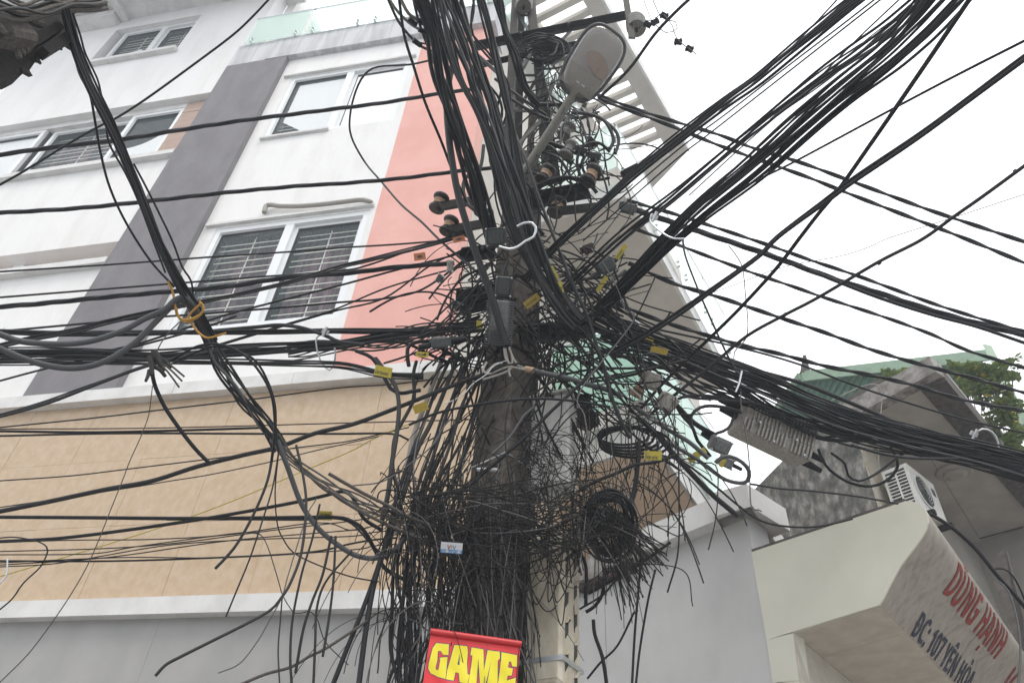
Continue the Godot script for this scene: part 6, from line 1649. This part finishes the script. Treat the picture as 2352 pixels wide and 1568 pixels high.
func flush(a: Wires, label: String, called: String, m: Material) -> void:
	var o := put(arr(a.v, a.n, a.i), called, m)
	o.set_meta("kind", "stuff"); tag(o, label, "wires")

func rr(a: float, b: float) -> float: return rng.randf_range(a, b)

func tangle() -> void:
	full()
	rng.seed = 101
	dark = Wires.new(); grey = Wires.new()
	# curled nest on the pole's right face
	for k in 90:
		var a := rr(0, TAU); var r := sqrt(rng.randf())
		curl(pick(0.14), 1242 + cos(a) * r * 40, 1040 + sin(a) * r * 62, rr(0, TAU), rr(80, 190), 0.95, 0.2, 2.82 + rr(-0.07, 0.08), rr(1.3, 2.2))
	flush(dark, "dense curled nest of thin black wires on the pole beside the meter box", "wire_nest", M.tangle)
	dark = Wires.new()
	# wires wound round the pole in a sagging belt
	for k in 92:
		var x0 := rr(880, 1080) if rng.randf() < 0.66 else rr(1060, 1250)
		var x1 := x0 + rr(120, 420)
		var y0 := 1225 - (1240 - x0) * rr(-0.06, 0.3) * (1.0 if x0 < 1150 else 0.2) + rr(-70, 70)
		x1 = minf(x1, rr(1300, 1430)) if k % 5 else x1
		var y1 := 1180 + rr(-85, 100) + maxf(0.0, x1 - 1350) * rr(0.1, 0.5)
		var my := (y0 + y1) / 2 + rr(-40, 70)
		var d := 2.74 + rr(-0.1, 0.12)
		strand(pick(0.08), [x0 - rr(5, 25), y0 + rr(-10, 40), x0, y0, lerpf(x0, x1, 0.35) + rr(-30, 30), lerpf(y0, my, 0.8) + rr(-20, 20), lerpf(x0, x1, 0.7) + rr(-30, 30), lerpf(my, y1, 0.4) + rr(-20, 20), x1, y1, x1 + rr(0, 40), y1 + rr(0, 90)], [d, d - 0.06, d + rr(-0.05, 0.12)], rr(1.8, 3.8))
	# slack loops drooping from the belt
	for k in 56:
		var x0 := rr(915, 1260); var w := rr(40, 210); var y0 := rr(1080, 1260); var sag := rr(50, 230)
		var d := 2.74 + rr(-0.1, 0.1)
		strand(pick(0.12), [x0, y0, x0 + w * 0.12 + rr(-8, 8), y0 + sag * 0.55, x0 + w * 0.45 + rr(-14, 14), y0 + sag, x0 + w * 0.85 + rr(-8, 8), y0 + sag * 0.6 + rr(-20, 20), x0 + w, y0 + rr(-50, 50)], [d, d - 0.05, d], rr(1.7, 3.6))
	# left flank: strands combed from the upper right down to the lower left
	for k in 48:
		curl(pick(0.12), rr(970, 1140), rr(950, 1120), rr(1.9, 2.9), rr(130, 300), 0.14, 0.35, 2.8 + rr(-0.08, 0.1), rr(1.6, 3.4))
	# rings and curls at the left of the belt
	for k in 60:
		curl(pick(0.1), rr(930, 1090), rr(1080, 1290), rr(0, TAU), rr(90, 220), 0.7, 0.2, 2.72 + rr(-0.08, 0.08), rr(1.5, 3.0))
	flush(dark, "belt of tangled black wires wound round the pole above the banner", "wire_belt", M.tangle)
	dark = Wires.new()
	# ends hanging from the belt
	for k in 130:
		var x0 := rr(1010, 1205) if k % 4 else rr(890, 1050)
		curl(pick(0.32), x0, rr(1060, 1290), PI / 2 + rr(-0.8, 0.8), rr(90, 340), 0.16, 0.4, 2.74 + rr(-0.09, 0.08), rr(1.5, 3.0))
	# long hangers to the bottom edge
	for k in 48:
		var x0 := rr(900, 1200); var y0 := rr(1150, 1320); var x1 := x0 + rr(-90, 60)
		strand(pick(0.16), [x0, y0, x0 + rr(-26, 26), lerpf(y0, 1568, 0.33), lerpf(x0, x1, 0.7) + rr(-30, 30), lerpf(y0, 1568, 0.66), x1, rr(1460, 1600)], [2.74 + rr(-0.06, 0.1), 2.74 + rr(-0.08, 0.08)], rr(1.8, 4.2))
	# wandering wires over the lower shaft
	for k in 44:
		curl(pick(0.22), rr(880, 1180), rr(1180, 1460), rr(0, TAU), rr(140, 300), 0.26, 0.4, 2.7 + rr(-0.06, 0.08), rr(1.4, 2.8))
	flush(dark, "curtain of loose black wire ends hanging down the pole behind the banner", "hanging_wires", M.tangle)
	dark = Wires.new()
	# spray of cut ends to the right
	for k in 62:
		var x0 := rr(1290, 1420); var y0 := 1140 + (x0 - 1290) * 0.5 + rr(-30, 45)
		var t := rng.randf()
		var x1 := lerpf(1440, 1540, t) + rr(-24, 14); var y1 := lerpf(1400, 1240, t) + rr(-30, 40)
		strand(pick(0.08), [x0, y0, lerpf(x0, x1, 0.35) + rr(-6, 10), lerpf(y0, y1, 0.26) + rr(-10, 4), lerpf(x0, x1, 0.72) + rr(-4, 8), lerpf(y0, y1, 0.66) + rr(-8, 6), x1, y1], [2.85 + rr(-0.06, 0.1), 2.78 + rr(-0.1, 0.1)], rr(1.6, 3.0))
	for k in 34:
		curl(pick(0.16), rr(1320, 1430), rr(1050, 1220), PI / 2 + rr(-1.4, 0.6), rr(60, 200), 0.2, 0.45, 2.85 + rr(-0.06, 0.1), rr(1.2, 2.5))
	for k in 18:
		curl(pick(0.1), rr(1280, 1480), rr(1080, 1230), rr(0, TAU), rr(80, 200), 0.5, 0.1, 2.87 + rr(-0.06, 0.1), rr(1.4, 2.8))
	flush(dark, "spray of cut black wire ends fanning out right of the coil", "wire_spray", M.tangle)
	dark = Wires.new()
	# jumpers round the hub
	for k in 170:
		var a := rr(0, TAU); var r := sqrt(rng.randf())
		curl(pick(0.05), 1210 + cos(a) * r * 165, 690 + sin(a) * r * 165, rr(0, TAU), rr(110, 300), 0.42, 0.22, 2.86 + rr(-0.12, 0.14), rr(2.2, 5.4))
	for k in 40:   # feeders right of the hub
		curl(dark, rr(1230, 1330), rr(560, 820), rr(-0.9, 0.7), rr(90, 230), 0.16, 0.05, 2.86 + rr(-0.1, 0.12), rr(2.0, 5.0))
	for k in 34:   # left of the hub
		curl(pick(0.08), rr(1050, 1140), rr(600, 900), PI + rr(-0.7, 0.7), rr(60, 180), 0.35, 0.1, 2.8 + rr(-0.1, 0.12), rr(1.8, 4.4))
	for k in 26:   # over the green glass and the rusty trough
		curl(pick(0.12), rr(1230, 1400), rr(780, 960), rr(-0.3, 0.8), rr(160, 340), 0.2, 0.05, 2.92 + rr(-0.12, 0.14), rr(2.4, 5.0))
	flush(dark, "mesh of short black jumper wires round the hub of the pole", "jumper_wires", M.tangle)
	dark = Wires.new()
	# ring of wire round the mast head
	for k in 60:
		var pts := []
		var g := rr(2.4, 4.2); var rx := rr(22, 66); var ry := rr(10, 32); var cx := 1243 + rr(-10, 16); var cy := 112 + rr(-10, 16)
		for j in 8:
			g += rr(0.35, 0.75)
			pts.append_array([cx + cos(g) * rx + rr(-4, 4), cy + sin(g) * ry + rr(-4, 4)])
		strand(pick(0.06), pts, [2.8 + rr(-0.06, 0.12), 2.8 + rr(-0.06, 0.12)], rr(2.2, 5.4))
	for k in 40:
		curl(dark, rr(1240, 1320), rr(110, 260), PI / 2 + rr(-0.6, 0.6), rr(50, 130), 0.4, 0.1, 2.82, rr(1.6, 4.5))
	for k in 55:
		curl(pick(0.1), rr(1225, 1380), rr(240, 440), rr(0, TAU), rr(80, 220), 0.62, 0.05, 2.78 + rr(-0.06, 0.1), rr(1.8, 5.0))
	flush(dark, "dark ring of wound wire round the mast below the cross-arm", "mast_wires", M.tangle)
	dark = Wires.new()
	# right-hand web by the closures and the glass
	for k in 40:
		curl(pick(0.2), rr(1390, 1600), rr(840, 1130), rr(0, TAU), rr(80, 260), 0.5, 0.3, 2.9 + rr(-0.1, 0.12), rr(1.3, 3.2))
	for k in 50:
		curl(pick(0.1), rr(1330, 1560), rr(900, 1010), PI / 2 + rr(-0.5, 0.5), rr(60, 230), 0.14, 0.2, 2.9, rr(1.2, 2.4))
	flush(dark, "web of fine black wires right of the pole below the glass balcony", "wire_web", M.tangle)
	flush(grey, "greyed loose wires scattered through the tangle", "grey_wires", M.tangle_grey)

func _ready() -> void:
	axes()
	var cam := Camera3D.new()
	cam.transform = Transform3D(Basis(AX, -AY, -AZ), EYE)
	cam.fov = rad_to_deg(2.0 * atan(784.0 / FOC)); cam.near = 0.05; cam.far = 400.0
	add_child(cam)
	cam.name = "camera"
	var we := WorldEnvironment.new()
	var env := Environment.new()
	var ps := ProceduralSkyMaterial.new()
	ps.sky_top_color = Color(0.985, 0.99, 1.0); ps.sky_horizon_color = Color(0.96, 0.975, 0.99); ps.sky_curve = 0.2
	ps.ground_bottom_color = Color(0.55, 0.54, 0.53); ps.ground_horizon_color = Color(0.85, 0.86, 0.87)
	ps.sky_energy_multiplier = 1.0; ps.sun_angle_max = 1.0
	var sky := Sky.new(); sky.sky_material = ps
	env.background_mode = Environment.BG_SKY; env.sky = sky
	env.background_energy_multiplier = 1.15
	env.tonemap_mode = Environment.TONE_MAPPER_LINEAR
	env.tonemap_exposure = 1.85
	env.sdfgi_enabled = true; env.ssao_enabled = true; env.ssil_enabled = true
	env.fog_enabled = true; env.fog_density = 0.010; env.fog_light_color = Color(0.93, 0.96, 1.0)
	we.environment = env
	add_child(we)
	we.name = "world"
	var sun := DirectionalLight3D.new()
	sun.light_energy = 0.4; sun.light_angular_distance = 25.0; sun.light_color = Color(1.0, 0.98, 0.95); sun.shadow_enabled = true
	sun.rotation_degrees = Vector3(-62, 20, 0)
	add_child(sun)
	sun.name = "sun"
	materials()
	ground()
	building()
	shop_sign()
	old_house()
	pole()
	street_lamp()
	gear()
	cables()
	tangle()

func ground() -> void:
	var st := st0()
	quad(st, Vector3(-80, 0, -80), Vector3(80, 0, -80), Vector3(80, 0, 80), Vector3(-80, 0, 80))
	struct(put(done(st), "road", M.asphalt))
	st = st0()
	fbox(st, FAC, -30, 12, -1.6, -1.47, -3.0, 1.6)
	struct(put(done(st), "pavement", M.pavement))
